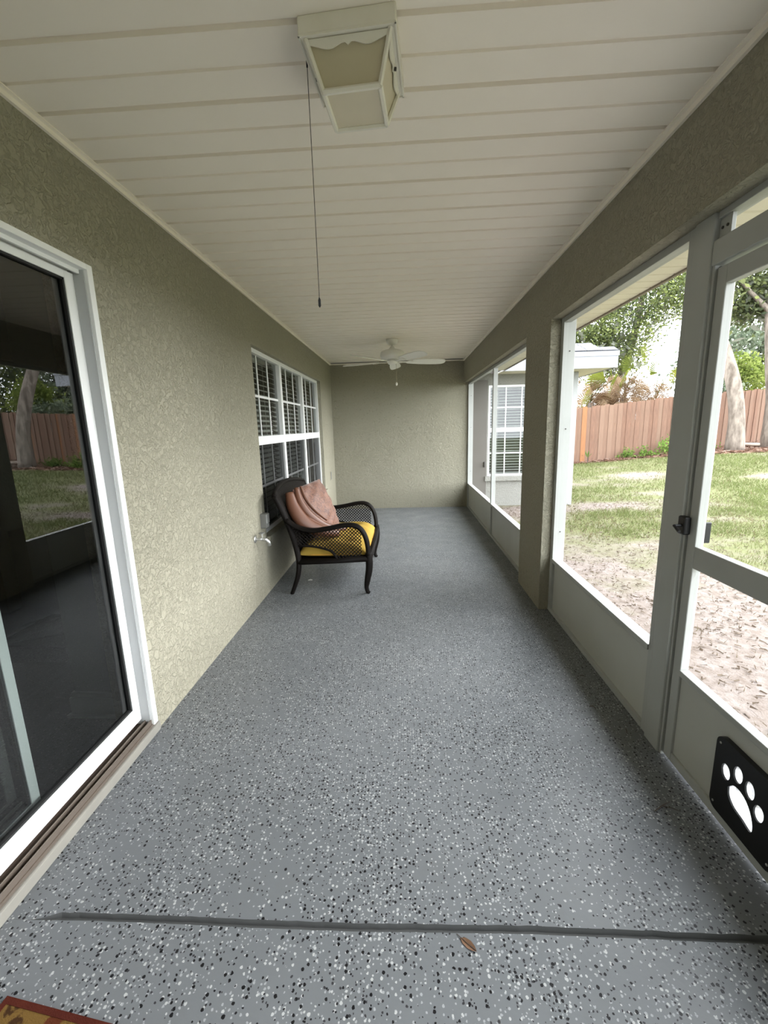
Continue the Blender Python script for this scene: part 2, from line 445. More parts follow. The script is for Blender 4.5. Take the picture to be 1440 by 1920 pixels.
# ------------------------------------------------------------------ floor with a control joint
def make_floor():
    mb = MB(); n = 90; xs = [0.0 + (WO + 0.02) * i / n for i in range(n + 1)]
    a = []; b = []; dep = []
    for x in xs:
        y = 0.956 + 0.003 * math.sin(x * 5) + random.uniform(-0.0007, 0.0007)
        w = 0.021 * min(1, max(0.02, (x - 0.09) / 0.06)) + random.uniform(-0.001, 0.001)
        a.append(y); b.append(y + max(w, 0.0008)); dep.append(0.016 * min(1, max(0.0, (x - 0.09) / 0.05)))
    for i in range(n):
        x0, x1 = xs[i], xs[i + 1]
        ya0, ya1, yb0, yb1 = a[i], a[i + 1], b[i], b[i + 1]
        da, db = -dep[i], -dep[i + 1]
        mb.add([(x0, YB, 0), (x1, YB, 0), (x1, ya1, 0), (x0, ya0, 0)], [(0, 1, 2, 3)])
        mb.add([(x0, yb0, 0), (x1, yb1, 0), (x1, YF + .05, 0), (x0, YF + .05, 0)], [(0, 1, 2, 3)])
        ma0, mb0 = ya0 + 0.2 * (yb0 - ya0), yb0 - 0.2 * (yb0 - ya0)
        ma1, mb1 = ya1 + 0.2 * (yb1 - ya1), yb1 - 0.2 * (yb1 - ya1)
        mb.add([(x0, ya0, 0), (x1, ya1, 0), (x1, ma1, db), (x0, ma0, da)], [(0, 1, 2, 3)])
        mb.add([(x0, ma0, da), (x1, ma1, db), (x1, mb1, db), (x0, mb0, da)], [(0, 1, 2, 3)])
        mb.add([(x0, mb0, da), (x1, mb1, db), (x1, yb1, 0), (x0, yb0, 0)], [(0, 1, 2, 3)])
    # slab sides and underside
    X1 = WO + 0.02
    mb.add([(X1, YB, 0), (X1, YB, -.3), (X1, YF + .05, -.3), (X1, YF + .05, 0)], [(0, 1, 2, 3)])
    mb.add([(0, YB, 0), (0, YB, -.3), (X1, YB, -.3), (X1, YB, 0)], [(0, 1, 2, 3)])
    mb.add([(0, YB, -.3), (0, YF + .05, -.3), (X1, YF + .05, -.3), (X1, YB, -.3)], [(0, 1, 2, 3)])
    me = mb.mesh('floor', M['floor'], fix=False)
    me.materials.append(mat('joint_dirt', (0.10, 0.103, 0.103), 0.9, spec=0.1))
    for i in range(n):
        for q in (2, 3, 4): me.polygons[i * 5 + q].material_index = 1
    o = bpy.data.objects.new('floor', me); C.objects.link(o)
    tag(o, 'grey painted concrete porch floor with black and white flecks', 'floor', kind='structure')
make_floor()

# ------------------------------------------------------------------ walls
DY0, DY1, DZ0, DZ1 = -0.12, 1.765, 0.05, 2.04          # sliding door opening
WY0, WY1, WZ0, WZ1 = 3.56, 6.42, 0.49, 2.075           # window opening
w = MB(); T = -0.2
for (y0, y1, z0, z1) in [(YB, DY0, 0, H), (DY0, DY1, DZ1, H), (DY0, DY1, -0.3, DZ0 - 0.05 + 0.0),
                         (DY1, WY0, 0, H), (WY0, WY1, 0, WZ0), (WY0, WY1, WZ1, H), (WY1, YF, 0, H)]:
    if z1 > z0: w.box(T, 0, y0, y1, max(z0, -0.3), z1)
wl = w.build('wall_left', M['wall'])
tag(wl, 'sage green stucco house wall along the porch', 'wall', kind='structure')
tag(box('window_sill', M['wall'], (-0.1, 0.03, WY0 - 0.0, WY1 + 0.05, WZ0 - 0.035, WZ0 + 0.002), wl), 'sloped stucco sill')
wf = MB().box(T, WO, YF, YF + 0.2, -0.3, H).box(W, WO, YF + 0.2, 8.0, -0.3, H).build('wall_far', M['wall'])
tag(wf, 'sage stucco wall closing the far end of porch', 'wall', kind='structure')
PY0, PY1 = 3.118, 3.712
w = MB().box(W, WO, YB, YF, BB, H).box(W, WO, PY0, PY1, -0.0, BB).box(W, WO, YB, -1.75, 0, BB)
wr = w.build('wall_right', M['wall'])
tag(wr, 'dark sage stucco beam and pillar framing the screens', 'wall', kind='structure')

# ------------------------------------------------------------------ ceiling of soffit planks
ce = box('ceiling', M['groove'], (-0.2, WO, YB, YF + 0.2, H + 0.0135, H + 0.06))
tag(ce, 'cream ribbed vinyl soffit ceiling over the porch', 'ceiling', kind='structure')
PW = 0.1295
def plank_mesh(ql, dl, qr, dr):
    # one soffit rib: flat face between a wide locking seam and a shallow mid-panel seam
    prof = [(0.0, dl), (ql, dl), (ql + 0.002, 0.0), (PW - qr - 0.002, 0.0), (PW - qr, dr), (PW, dr), (PW, 0.0135), (0.0, 0.0135)]
    return MB().prism(prof, 0, 0.0, W).mesh('soffit_plank', M['plank'])
pm = [plank_mesh(0.0085, 0.013, 0.006, 0.007), plank_mesh(0.006, 0.007, 0.0085, 0.013)]
y = 1.591 - PW * 30; k = 0
while y < YF:
    if y + PW > YB and y + PW < YF + 0.01:
        inst('soffit_plank', pm[k % 2], ce, (0, y, H))
    y += PW; k += 1
# the seams alternate: a deep one where two panels lock, a shallow one in mid panel
t1 = MB().box(0.0, 0.012, YB, YF, H - 0.022, H + 0.004).box(0.0, 0.026, YB, YF, H - 0.006, H - 0.001).build('trim_1', M['plank'])
tag(t1, 'cream edge channel between stucco house wall and soffit', 'trim', kind='structure')
t2 = MB().box(W - 0.012, W, YB, YF, H - 0.024, H + 0.004).box(W - 0.028, W, YB, YF, H - 0.006, H - 0.001).build('trim_2', M['plank'])
tag(t2, 'cream edge channel between beam and soffit', 'trim', kind='structure')
t3 = MB().box(0, W, YF - 0.012, YF, H - 0.018, H).build('trim_3', M['plank'])
tag(t3, 'cream edge channel along the far wall top', 'trim', kind='structure')

# ------------------------------------------------------------------ sliding glass door
def sliding_door():
    d = empty('door_1', (0, 0, 0)); tag(d, 'white framed sliding glass door reflecting the yard', 'door', kind='structure')
    al = M['white_vinyl']
    f = MB().box(-0.14, 0.008, DY1 - 0.030, DY1, DZ0, DZ1).box(-0.14, 0.008, DY0, DY0 + 0.03, DZ0, DZ1)
    f.box(-0.14, 0.008, DY0 + .03, DY1 - .03, DZ1 - 0.022, DZ1)
    f.build('door_frame', al, d, bevel=0.002)
    box('track_rib', al, (-0.03, -0.022, DY0 + .03, DY1 - .03, DZ1 - 0.036, DZ1 - 0.022), d)
    box('track_rib', al, (-0.075, -0.068, DY0 + .03, DY1 - .03, DZ1 - 0.036, DZ1 - 0.022), d)
    box('jamb_channel', M['grey_al'], (-0.075, -0.006, DY1 - 0.0345, DY1 - 0.0302, DZ0 + 0.02, DZ1 - 0.022), d)
    # threshold
    box('threshold', m_noisy('painted_threshold', (0.23, 0.22, 0.19), (0.18, 0.172, 0.15), 12, 0.8), (-0.2, 0.012, DY0 - 0.02, DY1 + 0.012, 0.0, 0.044), d, 0.006)
    t = MB().box(-0.14, 0.0, DY0, DY1, 0.044, 0.056)
    for x in (-0.004, -0.030, -0.078, -0.12): t.box(x - 0.004, x, DY0, DY1, 0.056, 0.078)
    t.build('bottom_track', M['brown_al'], d)
    def panel(nm, x, y0, y1, st, color, zb=0.086):
        p = MB().box(x - .03, x, y1 - st, y1, zb, 2.005).box(x - .03, x, y0, y0 + st, zb, 2.005)
        p.box(x - .03, x, y0 + st, y1 - st, zb, zb + 0.075).box(x - .03, x, y0 + st, y1 - st, 1.978, 2.005)
        o = p.build(nm, color, d, bevel=0.002)
        gk = MB(); g = 0.008; xi = x - 0.004
        gk.box(xi - .02, xi, y1 - st - g, y1 - st, zb + .075, 1.978).box(xi - .02, xi, y0 + st, y0 + st + g, zb + .075, 1.978)
        gk.box(xi - .02, xi, y0 + st, y1 - st, zb + .075, zb + .075 + g).box(xi - .02, xi, y0 + st, y1 - st, 1.978 - g, 1.978)
        gk.build('gasket', M['black_gap'], o)
        MB().add([(x - .015, y0 + st, zb + .07), (x - .015, y1 - st, zb + .07), (x - .015, y1 - st, 1.98), (x - .015, y0 + st, 1.98)],
                 [(0, 1, 2, 3)]).build('glass_pane', M['door_glass'], o)
        return o
    panel('sliding_panel', -0.048, 0.72, DY1 - 0.034, 0.046, al)
    panel('fixed_panel', -0.092, DY0 + 0.03, 1.226, 0.034, M['white_vinyl'])
sliding_door()

# ------------------------------------------------------------------ house room behind the glass
RX = -4.6
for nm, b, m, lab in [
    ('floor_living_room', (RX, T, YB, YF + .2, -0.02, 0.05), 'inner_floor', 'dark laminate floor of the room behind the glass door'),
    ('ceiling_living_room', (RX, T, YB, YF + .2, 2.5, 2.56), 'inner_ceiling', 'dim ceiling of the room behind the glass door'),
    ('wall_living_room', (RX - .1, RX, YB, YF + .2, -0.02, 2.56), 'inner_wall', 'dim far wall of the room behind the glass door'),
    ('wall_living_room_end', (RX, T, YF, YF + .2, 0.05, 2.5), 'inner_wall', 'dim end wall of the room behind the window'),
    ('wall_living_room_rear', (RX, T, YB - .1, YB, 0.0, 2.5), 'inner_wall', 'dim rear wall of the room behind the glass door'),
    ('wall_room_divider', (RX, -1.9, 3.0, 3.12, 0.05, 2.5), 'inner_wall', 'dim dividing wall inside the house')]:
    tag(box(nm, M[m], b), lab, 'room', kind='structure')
# end of a short inner wall with white skirting, just inside the door
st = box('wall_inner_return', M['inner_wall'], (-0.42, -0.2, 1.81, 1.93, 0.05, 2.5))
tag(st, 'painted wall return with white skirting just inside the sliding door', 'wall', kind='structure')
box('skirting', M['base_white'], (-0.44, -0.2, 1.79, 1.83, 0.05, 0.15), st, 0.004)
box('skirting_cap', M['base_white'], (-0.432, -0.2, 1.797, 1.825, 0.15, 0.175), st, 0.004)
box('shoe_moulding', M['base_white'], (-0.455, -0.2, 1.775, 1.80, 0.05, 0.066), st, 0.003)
# armchair with a crumpled plastic sheet, barely visible through the glass
ch = empty('wrapped_ottoman', (-1.0, 2.45, 0.05)); tag(ch, 'dark ottoman under crinkled clear plastic behind the sliding glass door', 'ottoman')
box('base', M['dark_cloth'], (-0.33, 0.16, -0.18, 0.3, 0.0, 0.11), ch, 0.015)
mb = MB(); n = 10
gv = []
for i in range(n + 1):
    for j in range(n + 1):
        u, v = i / n, j / n
        h = 0.115 + 0.16 * u * (1 - 0.3 * v) * max(0, 1 - abs(v - .5) * .9) + random.uniform(-.012, .012) * (1 if 0 < i < n and 0 < j < n else .3)
        gv.append((-0.35 + 0.52 * u, -0.2 + 0.5 * v, h))
mb.add(gv, [(i * (n + 1) + j, i * (n + 1) + j + 1, (i + 1) * (n + 1) + j + 1, (i + 1) * (n + 1) + j) for i in range(n) for j in range(n)])
mb.build('plastic_sheet', M['wrap'], ch)
cu = MB(); n = 40
for k in range(n):
    a = k / n; cu.v.append((0.03 * math.sin(a * 40), a * 0.34, 0.07)); cu.v.append((0.03 * math.sin(a * 40), a * 0.34, 2.3))
cu.f = [(2 * k, 2 * k + 2, 2 * k + 3, 2 * k + 1) for k in range(n - 1)]
co = cu.build('door_curtain', M['dark_cloth'], smooth=True, loc=(-0.75, 2.35, 0.0))
sm = co.modifiers.new('thick', 'SOLIDIFY'); sm.thickness = 0.004
tag(co, 'dark curtain hanging inside behind the sliding glass door', 'curtain')
rod = MB().tube([(-0.75, 2.28, 2.31), (-0.75, 2.77, 2.31)], 0.012, 8).box(-0.757, -0.743, 2.30, 2.314, 2.31, 2.5).box(-0.757, -0.743, 2.74, 2.754, 2.31, 2.5).build('curtain_rod', M['dark_cloth'])
tag(rod, 'dark curtain rod hung from the dim room ceiling', 'curtain rod')

# ------------------------------------------------------------------ windows with grilles
def hung_window(name, label, org, ax, width, units, z0, z1, lower_screen, depth_dir, m_frame):
    """window along direction ax from org; depth_dir points to the viewer side; children are parts"""
    d = empty(name); tag(d, label, 'window', kind='structure')
    ax = Vector(ax); dd = Vector(depth_dir); o0 = Vector(org)
    def bx(nm, s0, s1, q0, q1, za, zb, m, parent=d, bev=0.0):
        p0 = o0 + ax * s0 + dd * q0; p1 = o0 + ax * s1 + dd * q1
        return box(nm, m, (min(p0.x, p1.x), max(p0.x, p1.x), min(p0.y, p1.y), max(p0.y, p1.y), za, zb), parent, bev)
    fw = 0.036
    bx('frame_head', 0, width, -0.03, 0.03, z1 - fw, z1, m_frame)
    bx('frame_sill', 0, width, -0.03, 0.03, z0, z0 + fw, m_frame)
    bx('frame_jamb', 0, fw, -0.03, 0.03, z0 + fw, z1 - fw, m_frame)
    bx('frame_jamb', width - fw, width, -0.03, 0.03, z0 + fw, z1 - fw, m_frame)
    uw = width / units; zm = z0 + (z1 - z0) * 0.517
    for k in range(1, units): bx('mullion', k * uw - 0.034, k * uw + 0.034, -0.03, 0.032, z0 + fw, z1 - fw, m_frame)
    for k in range(units):
        s0 = k * uw + (fw if k == 0 else 0.034); s1 = (k + 1) * uw - (fw if k == units - 1 else 0.034)
        bx('meeting_rail', s0, s1, -0.02, 0.034, zm - 0.038, zm + 0.038, m_frame)
        for (nm, za, zb, q) in (('upper_pane', zm + .038, z1 - fw, -0.006), ('lower_pane', z0 + fw, zm - .038, -0.012)):
            a = o0 + ax * s0 + dd * q; b = o0 + ax * s1 + dd * q
            g = MB().add([(a.x, a.y, za), (b.x, b.y, za), (b.x, b.y, zb), (a.x, a.y, zb)], [(0, 1, 2, 3)]).build(nm, M['win_glass'], d)
            for c in (1, 2):
                sc = s0 + (s1 - s0) * c / 3
                bx('muntin', sc - 0.009, sc + 0.009, q - 0.006, q + 0.005, za, zb, m_frame, g)
            zc = (za + zb) / 2
            bx('muntin', s0, s1, q - 0.006, q + 0.006, zc - 0.010, zc + 0.010, m_frame, g)
        if lower_screen:
            a = o0 + ax * s0 + dd * 0.014; b = o0 + ax * s1 + dd * 0.014; za, zb = z0 + fw, zm - .038
            MB().add([(a.x, a.y, za), (b.x, b.y, za), (b.x, b.y, zb), (a.x, a.y, zb)], [(0, 1, 2, 3)]).build('insect_screen', M['win_screen'], d)
    return uw
uw = hung_window('window_1', 'white triple window with grilles and dark lower screens', (-0.075, WY0, 0), (0, 1, 0), WY1 - WY0, 3, WZ0, WZ1, True, (1, 0, 0), M['white_vinyl'])
hung_window('window_2', 'white grille window on the pale house wing outside', (2.73, 8.05, 0), (1, 0, 0), 0.92, 1, 0.45, 2.07, False, (0, -1, 0), M['white_vinyl'])

def blind(label, loc, axis, length, z0, z1, tilt, pitch=0.048, group=None):
    b = empty('window_blind', loc); tag(b, label, 'blind', group)
    if axis == 'y':
        sl = MB().box(-0.022, 0.022, 0.0, length, -0.0012, 0.0012).mesh('slat', M['blind']); rot = lambda t: (0, t, 0)
        hb = (-0.025, 0.025, 0, length, z1 - 0.04, z1)
    else:
        sl = MB().box(0.0, length, -0.022, 0.022, -0.0012, 0.0012).mesh('slat', M['blind']); rot = lambda t: (t, 0, 0)
        hb = (0, length, -0.025, 0.025, z1 - 0.04, z1)
    box('head_rail', M['blind'], hb, b)
    z = z1 - 0.06
    while z > z0:
        inst('slat', sl, b, (0, 0, z), rot(tilt)); z -= pitch
    for q in (0.18, 0.82):
        c = MB().box(-.002, .002, length * q - .002, length * q + .002, z0, z1 - .04) if axis == 'y' else MB().box(length * q - .002, length * q + .002, -.002, .002, z0, z1 - .04)
        c.build('ladder_cord', M['blind'], b)
for k in range(3):
    blind('white slatted blind behind the pane, %s' % ('first bay, beside the stucco next to sliding door', 'middle bay of the triple window', 'last bay, toward the far wall')[k],
          (-0.165, WY0 + uw * k + 0.04, 0), 'y', uw - 0.08, WZ0 + 0.02, WZ1 - 0.0, 0.5, group='blinds of the triple window')
blind('white slatted blind in the window of the house wing', (2.775, 8.13, 0), 'x', 0.83, 0.47, 2.06, 0.35, 0.05)

# ------------------------------------------------------------------ screen bays in the right wall
def screen_bay(name, label, y0, y1, mulls, end_posts=(True, True)):
    d = empty(name); tag(d, label, 'screen', kind='structure')
    al = M['white_al']; x0, x1 = SX, SX + 0.05
    kz = 0.42
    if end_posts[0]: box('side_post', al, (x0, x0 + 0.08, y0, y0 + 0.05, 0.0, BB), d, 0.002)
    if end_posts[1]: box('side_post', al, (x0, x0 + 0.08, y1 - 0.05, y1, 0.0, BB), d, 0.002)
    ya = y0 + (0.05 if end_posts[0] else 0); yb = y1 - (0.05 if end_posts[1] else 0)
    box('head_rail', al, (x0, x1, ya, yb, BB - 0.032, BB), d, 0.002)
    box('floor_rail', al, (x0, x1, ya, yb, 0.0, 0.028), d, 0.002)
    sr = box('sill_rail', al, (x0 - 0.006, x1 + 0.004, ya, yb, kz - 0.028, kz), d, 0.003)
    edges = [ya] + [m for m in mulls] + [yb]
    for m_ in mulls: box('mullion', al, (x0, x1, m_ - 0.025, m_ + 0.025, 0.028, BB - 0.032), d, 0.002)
    for i in range(len(edges) - 1):
        a = edges[i] + (0.025 if i > 0 else 0); b = edges[i + 1] - (0.025 if i < len(edges) - 2 else 0)
        box('kick_panel', M['kick'], (x0 + 0.018, x0 + 0.03, a, b, 0.028, kz - 0.028), d)
        MB().add([(x0 + .03, a, kz), (x0 + .03, b, kz), (x0 + .03, b, BB - .032), (x0 + .03, a, BB - .032)], [(0, 1, 2, 3)]).build('screen_mesh', M['screen'], d)
    for yy in (yb + 0.03,):
        for z in (0.62, 1.35, 1.86):
            if end_posts[1]:
                s = MB().lathe([(0.0045, 0), (0.0045, 0.003), (0.001, 0.004)], 0, 0, 8).build('screw', M['screw'], d)
                s.rotation_euler = (math.pi / 2, 0, 0); s.location = (x0 + 0.045, y1 - 0.05, z)
    return d
screen_bay('window_3', 'white aluminium screen panel between stucco pillar and screen door', 1.755, PY0, [])
screen_bay('window_4', 'white aluminium screen panels between pillar and far wall', PY1, YF, [5.36])
screen_bay('window_5', 'white aluminium screen panel beyond the screen door', -1.75, 0.665, [-0.55])
wb = box('wall_rear', M['wall'], (T, WO, YB - 0.2, YB, -0.3, H)); tag(wb, 'sage stucco wall closing the rear end of porch', 'wall', kind='structure')

# ------------------------------------------------------------------ screen door with pet flap
def screen_door():
    d = empty('door_2'); tag(d, 'white aluminium screen door with black pet flap', 'door', kind='structure')
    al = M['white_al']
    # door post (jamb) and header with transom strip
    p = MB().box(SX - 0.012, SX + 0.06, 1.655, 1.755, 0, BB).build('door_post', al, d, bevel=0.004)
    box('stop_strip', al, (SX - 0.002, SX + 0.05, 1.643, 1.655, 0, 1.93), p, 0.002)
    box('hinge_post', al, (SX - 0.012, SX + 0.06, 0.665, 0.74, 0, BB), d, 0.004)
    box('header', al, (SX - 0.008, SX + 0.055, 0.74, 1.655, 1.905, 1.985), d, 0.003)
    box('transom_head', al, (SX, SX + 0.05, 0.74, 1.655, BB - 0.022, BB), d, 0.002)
    MB().add([(SX + .03, .74, 1.985), (SX + .03, 1.655, 1.985), (SX + .03, 1.655, BB - .022), (SX + .03, .74, BB - .022)], [(0, 1, 2, 3)]).build('transom_screen', M['screen'], d)
    ya, yb = 0.752, 1.636; x0, x1 = SX + 0.004, SX + 0.036
    st = 0.046
    box('stile', al, (x0, x1, yb - st, yb, 0.012, 1.895), d, 0.003); box('stile', al, (x0, x1, ya, ya + st, 0.012, 1.895), d, 0.003)
    box('top_rail', al, (x0, x1, ya + st, yb - st, 1.835, 1.895), d, 0.003)
    box('middle_rail', al, (x0, x1, ya + st, yb - st, 0.845, 0.93), d, 0.003)
    box('kick_rail', al, (x0 - 0.004, x1, ya + st, yb - st, 0.40, 0.425), d, 0.003)
    box('bottom_rail', al, (x0, x1, ya + st, yb - st, 0.012, 0.05), d, 0.003)
    for z0, z1 in ((0.425, 0.845), (0.93, 1.835)):
        MB().add([(x0 + .016, ya + st, z0), (x0 + .016, yb - st, z0), (x0 + .016, yb - st, z1), (x0 + .016, ya + st, z1)], [(0, 1, 2, 3)]).build('screen_mesh', M['screen'], d)
    # dark gap strip between post and door
    box('weather_strip', M['black_gap'], (SX + 0.012, SX + 0.03, yb, 1.643, 0.012, 1.9), d)
    # latch
    la = box('latch', M['black_plastic'], (SX - 0.022, SX + 0.004, 1.622, 1.664, 0.965, 1.035), d, 0.006)
    MB().tube([(SX - 0.022, 1.64, 1.0), (SX - 0.05, 1.635, 1.0), (SX - 0.052, 1.60, 0.985)], 0.006, 8).build('lever', M['black_plastic'], la)
    lo = box('outer_handle', M['black_plastic'], (x1, x1 + 0.025, 1.596, 1.604, 0.94, 1.02), d, 0.005)
    # pet flap
    py0, py1, pz0, pz1 = 1.085, 1.352, 0.055, 0.335
    r = 0.03; poly = []
    for cx, cz, a0 in ((py1 - r, pz1 - r, 0), (py0 + r, pz1 - r, 90), (py0 + r, pz0 + r, 180), (py1 - r, pz0 + r, 270)):
        for k in range(6):
            a = math.radians(a0 + k * 18); poly.append((cx + r * math.cos(a), cz + r * math.sin(a)))
    def smooth_loop(pts):
        return [(v.y, v.z) for v in catmull([(0, a, b) for a, b in pts + [pts[0]]], 5)[:-1]]
    def ell(cy, cz, ry, rz, rot):
        o = []
        for k in range(10):
            a = 2 * math.pi * k / 10; u, v = ry * math.cos(a), rz * math.sin(a); c, s = math.cos(rot), math.sin(rot)
            o.append((cy + u * c - v * s, cz + u * s + v * c))
        return o
    # door runs from far (large y) to near (small y); toes fan over the pad
    pad = [(1.281, 0.184), (1.262, 0.207), (1.238, 0.213), (1.210, 0.205), (1.187, 0.182), (1.172, 0.150), (1.170, 0.125), (1.182, 0.116),
           (1.215, 0.126), (1.250, 0.134), (1.275, 0.155)]
    marks = [('paw_toe', smooth_loop(ell(1.298, 0.226, 0.0195, 0.0275, -0.1))), ('paw_toe', smooth_loop(ell(1.249, 0.258, 0.0195, 0.029, 0.06))),
             ('paw_toe', smooth_loop(ell(1.199, 0.247, 0.0195, 0.029, -0.06))), ('paw_toe', smooth_loop(ell(1.158, 0.204, 0.0195, 0.0275, 0.1))),
             ('paw_pad', smooth_loop(pad))]
    def holed_plate(nm, outer, holes, xa, xb, m):
        import bmesh
        bm = bmesh.new(); loops = []
        for lp in [outer] + holes:
            loops.append([bm.verts.new((xa, a, b)) for a, b in lp])
        edges = []
        for lv in loops:
            for i_ in range(len(lv)): edges.append(bm.edges.new((lv[i_], lv[(i_ + 1) % len(lv)])))
        bmesh.ops.triangle_fill(bm, use_beauty=True, use_dissolve=False, edges=edges)
        ex = bmesh.ops.extrude_face_region(bm, geom=list(bm.faces))
        for v in ex['geom']:
            if isinstance(v, bmesh.types.BMVert): v.co.x = xb
        bmesh.ops.recalc_face_normals(bm, faces=bm.faces)
        me = bpy.data.meshes.new(nm); bm.to_mesh(me); bm.free(); me.materials.append(m)
        return inst(nm, me, d)
    holes = [lp for _, lp in marks]
    holed_plate('kick_panel', [(yb - st, .05), (yb - st, .40), (ya + st, .40), (ya + st, .05)], holes, x0 + 0.009, x1 - 0.008, M['kick'])
    pf = holed_plate('pet_flap', poly, holes, x0 - 0.010, x0 + 0.0085, M['black_plastic'])
    tag(pf, 'black pet flap with white paw print')
    for nm, lp in marks:   # translucent white inserts that daylight shines through
        MB().prism(lp, 0, x0 - 0.004, x0 - 0.0025).build(nm, M['paw'], pf)
    for (yy, zz) in ((1.333, 0.31), (1.333, 0.08), (1.104, 0.31), (1.104, 0.08)):
        s = MB().lathe([(0.004, 0), (0.004, 0.002), (0.001, 0.003)], 0, 0, 8).build('screw', M['chrome'], pf)
        s.rotation_euler = (0, -math.pi / 2, 0); s.location = (x0 - 0.010, yy, zz)
    # corner bracket with screws at transom
    br = box('corner_bracket', M['white_al'], (SX + 0.008, SX + 0.02, 1.60, 1.655, 1.985, 2.05), d)
    for yy in (1.617, 1.64):
        s = MB().lathe([(0.005, 0), (0.005, 0.003)], 0, 0, 8).build('screw', M['screw'], br)
        s.rotation_euler = (0, -math.pi / 2, 0); s.location = (SX + 0.008, yy, 2.02)
screen_door()

# ------------------------------------------------------------------ house exterior: eaves, roof, wing
EX, EZ = 2.845, 2.25
so = box('ceiling_eave', M['groove'], (WO, EX, YB - .4, 7.5, EZ + 0.011, EZ + 0.05)); tag(so, 'cream eave soffit outside the screens', 'soffit', kind='structure')
esm = MB().prism([(0.001, .0105), (.005, .008), (.010, 0), (PW - .010, 0), (PW - .005, .008), (PW - .001, .0105)], 0, 0, EX - WO).mesh('soffit_plank', M['soffit_out'])
y = YB
while y < 7.4:
    inst('soffit_plank', esm, so, (WO, y, EZ)); y += PW
tag(MB().box(EX, EX + 0.02, YB - .4, 7.5, EZ - 0.012, EZ + 0.22).build('trim_4', M['brown_al']), 'dark drip edge of the porch eave', 'trim', kind='structure')
rf = MB().add([(EX + .03, YB - .5, 2.46), (EX + .03, 11, 2.46), (-3.5, 11, 5.1), (-3.5, YB - .5, 5.1),
               (EX + .03, YB - .5, 2.50), (EX + .03, 11, 2.50), (-3.5, 11, 5.15), (-3.5, YB - .5, 5.15)],
              [(0, 1, 2, 3), (4, 5, 6, 7), (0, 1, 5, 4), (1, 2, 6, 5), (2, 3, 7, 6), (3, 0, 4, 7)]).build('roof', M['shingle'])
tag(rf, 'shingle roof over the porch', 'roof', kind='structure')
# wing
wx0, wx1, wy = 2.2, 4.27, 8.0
wz1 = 2.27
w = MB()
for (x0, x1, z0, z1) in [(wx0, 2.73, -.4, wz1), (3.65, wx1, -.4, wz1), (2.73, 3.65, -.4, 0.45), (2.73, 3.65, 2.07, wz1)]:
    w.box(x0, x1, wy, wy + 0.18, z0, z1)
w.box(wx1 - .18, wx1, wy + .18, 12.0, -.4, wz1)
ww = w.build('wall_wing', M['wall_ext']); tag(ww, 'pale stucco wall of the house wing outside', 'wall', kind='structure')
box('window_sill', M['wall_ext'], (2.68, 3.70, wy - 0.05, wy + 0.03, 0.36, 0.45), ww, 0.006)
box('corner_board', mat('corner_board_paint', (0.27, 0.277, 0.27), 0.5), (wx1 - 0.10, wx1 + 0.012, wy - 0.012, wy + 0.1, -.3, wz1 - 0.02), ww, 0.003)
pd = empty('wing_dark_panel'); tag(pd, 'dark taupe panel added for the dark strip beside the wing window', 'door', kind='structure')  # added dark panel for an unclear dark strip of the wing wall, no known door
box('panel_board', m_noisy('taupe_panel_tone', (0.085, 0.075, 0.063), (0.12, 0.11, 0.097), 3, 0.6), (2.30, 2.705, wy - 0.022, wy - 0.002, -0.08, 2.16), pd, 0.003)
box('panel_knob', M['screw'], (2.655, 2.68, wy - 0.06, wy - 0.022, 0.62, 0.72), pd, 0.008)  # invented along with the panel
rw = box('wall_wing_room', M['inner_wall'], (2.3, 4.05, 9.6, 9.7, -0.4, wz1)); tag(rw, 'dim back wall inside the house wing', 'wall', kind='structure')
ey, ex, ez0, ez1 = 7.5, 4.70, 2.245, 2.505
es = box('ceiling_wing_eave', M['soffit_out'], (EX + .02, ex, ey, wy, ez0 + 0.01, ez0 + 0.03)); tag(es, 'cream soffit under the wing eave', 'soffit', kind='structure')
box('side_soffit', M['soffit_out'], (wx1, ex, wy, 12.0, ez0 + 0.01, ez0 + 0.03), es)
fa = MB().box(EX + .02, ex, ey - 0.02, ey, ez0, ez1).box(ex - 0.02, ex, ey, 12, ez0, ez1).build('trim_5', M['fascia']); tag(fa, 'white fascia board of the wing roof', 'trim', kind='structure')
box('fascia_cap', M['fascia'], (EX + .02, ex + .012, ey - 0.032, ey - 0.02, ez1 - 0.075, ez1), fa)
th = math.radians(22.6); ct, sn = math.cos(th), math.sin(th)
L = 3.0
ro = MB().add([(1.0, ey - .03, ez1), (ex, ey - .03, ez1), (ex - L * ct, ey + L * ct, ez1 + L * sn), (1.0, ey + L * ct, ez1 + L * sn)], [(0, 1, 2, 3)])
ro.add([(ex, ey - .03, ez1), (ex, ey + 6, ez1), (ex - L * ct, ey + 6, ez1 + L * sn), (ex - L * ct, ey + L * ct, ez1 + L * sn)], [(0, 1, 2, 3)])
ro = ro.build('roof_wing', M['shingle']); tag(ro, 'pale shingled hip roof of the house wing', 'roof', kind='structure')
sh = MB().box(-0.122, 0.122, 0.0, 0.175, 0.0, 0.009).mesh('shingle', M['shingle'])
k = 0
while k * 0.145 < 1.9:
    s = k * 0.145; x = ex - s * ct - 0.14 - (0.12 if k % 2 else 0)
    while x > 2.4:
        inst('shingle', sh, ro, (x, ey - 0.04 + s * ct, ez1 + 0.004 + s * sn + random.uniform(0, .003)), (th + 0.04, 0, 0)); x -= 0.25
    k += 1

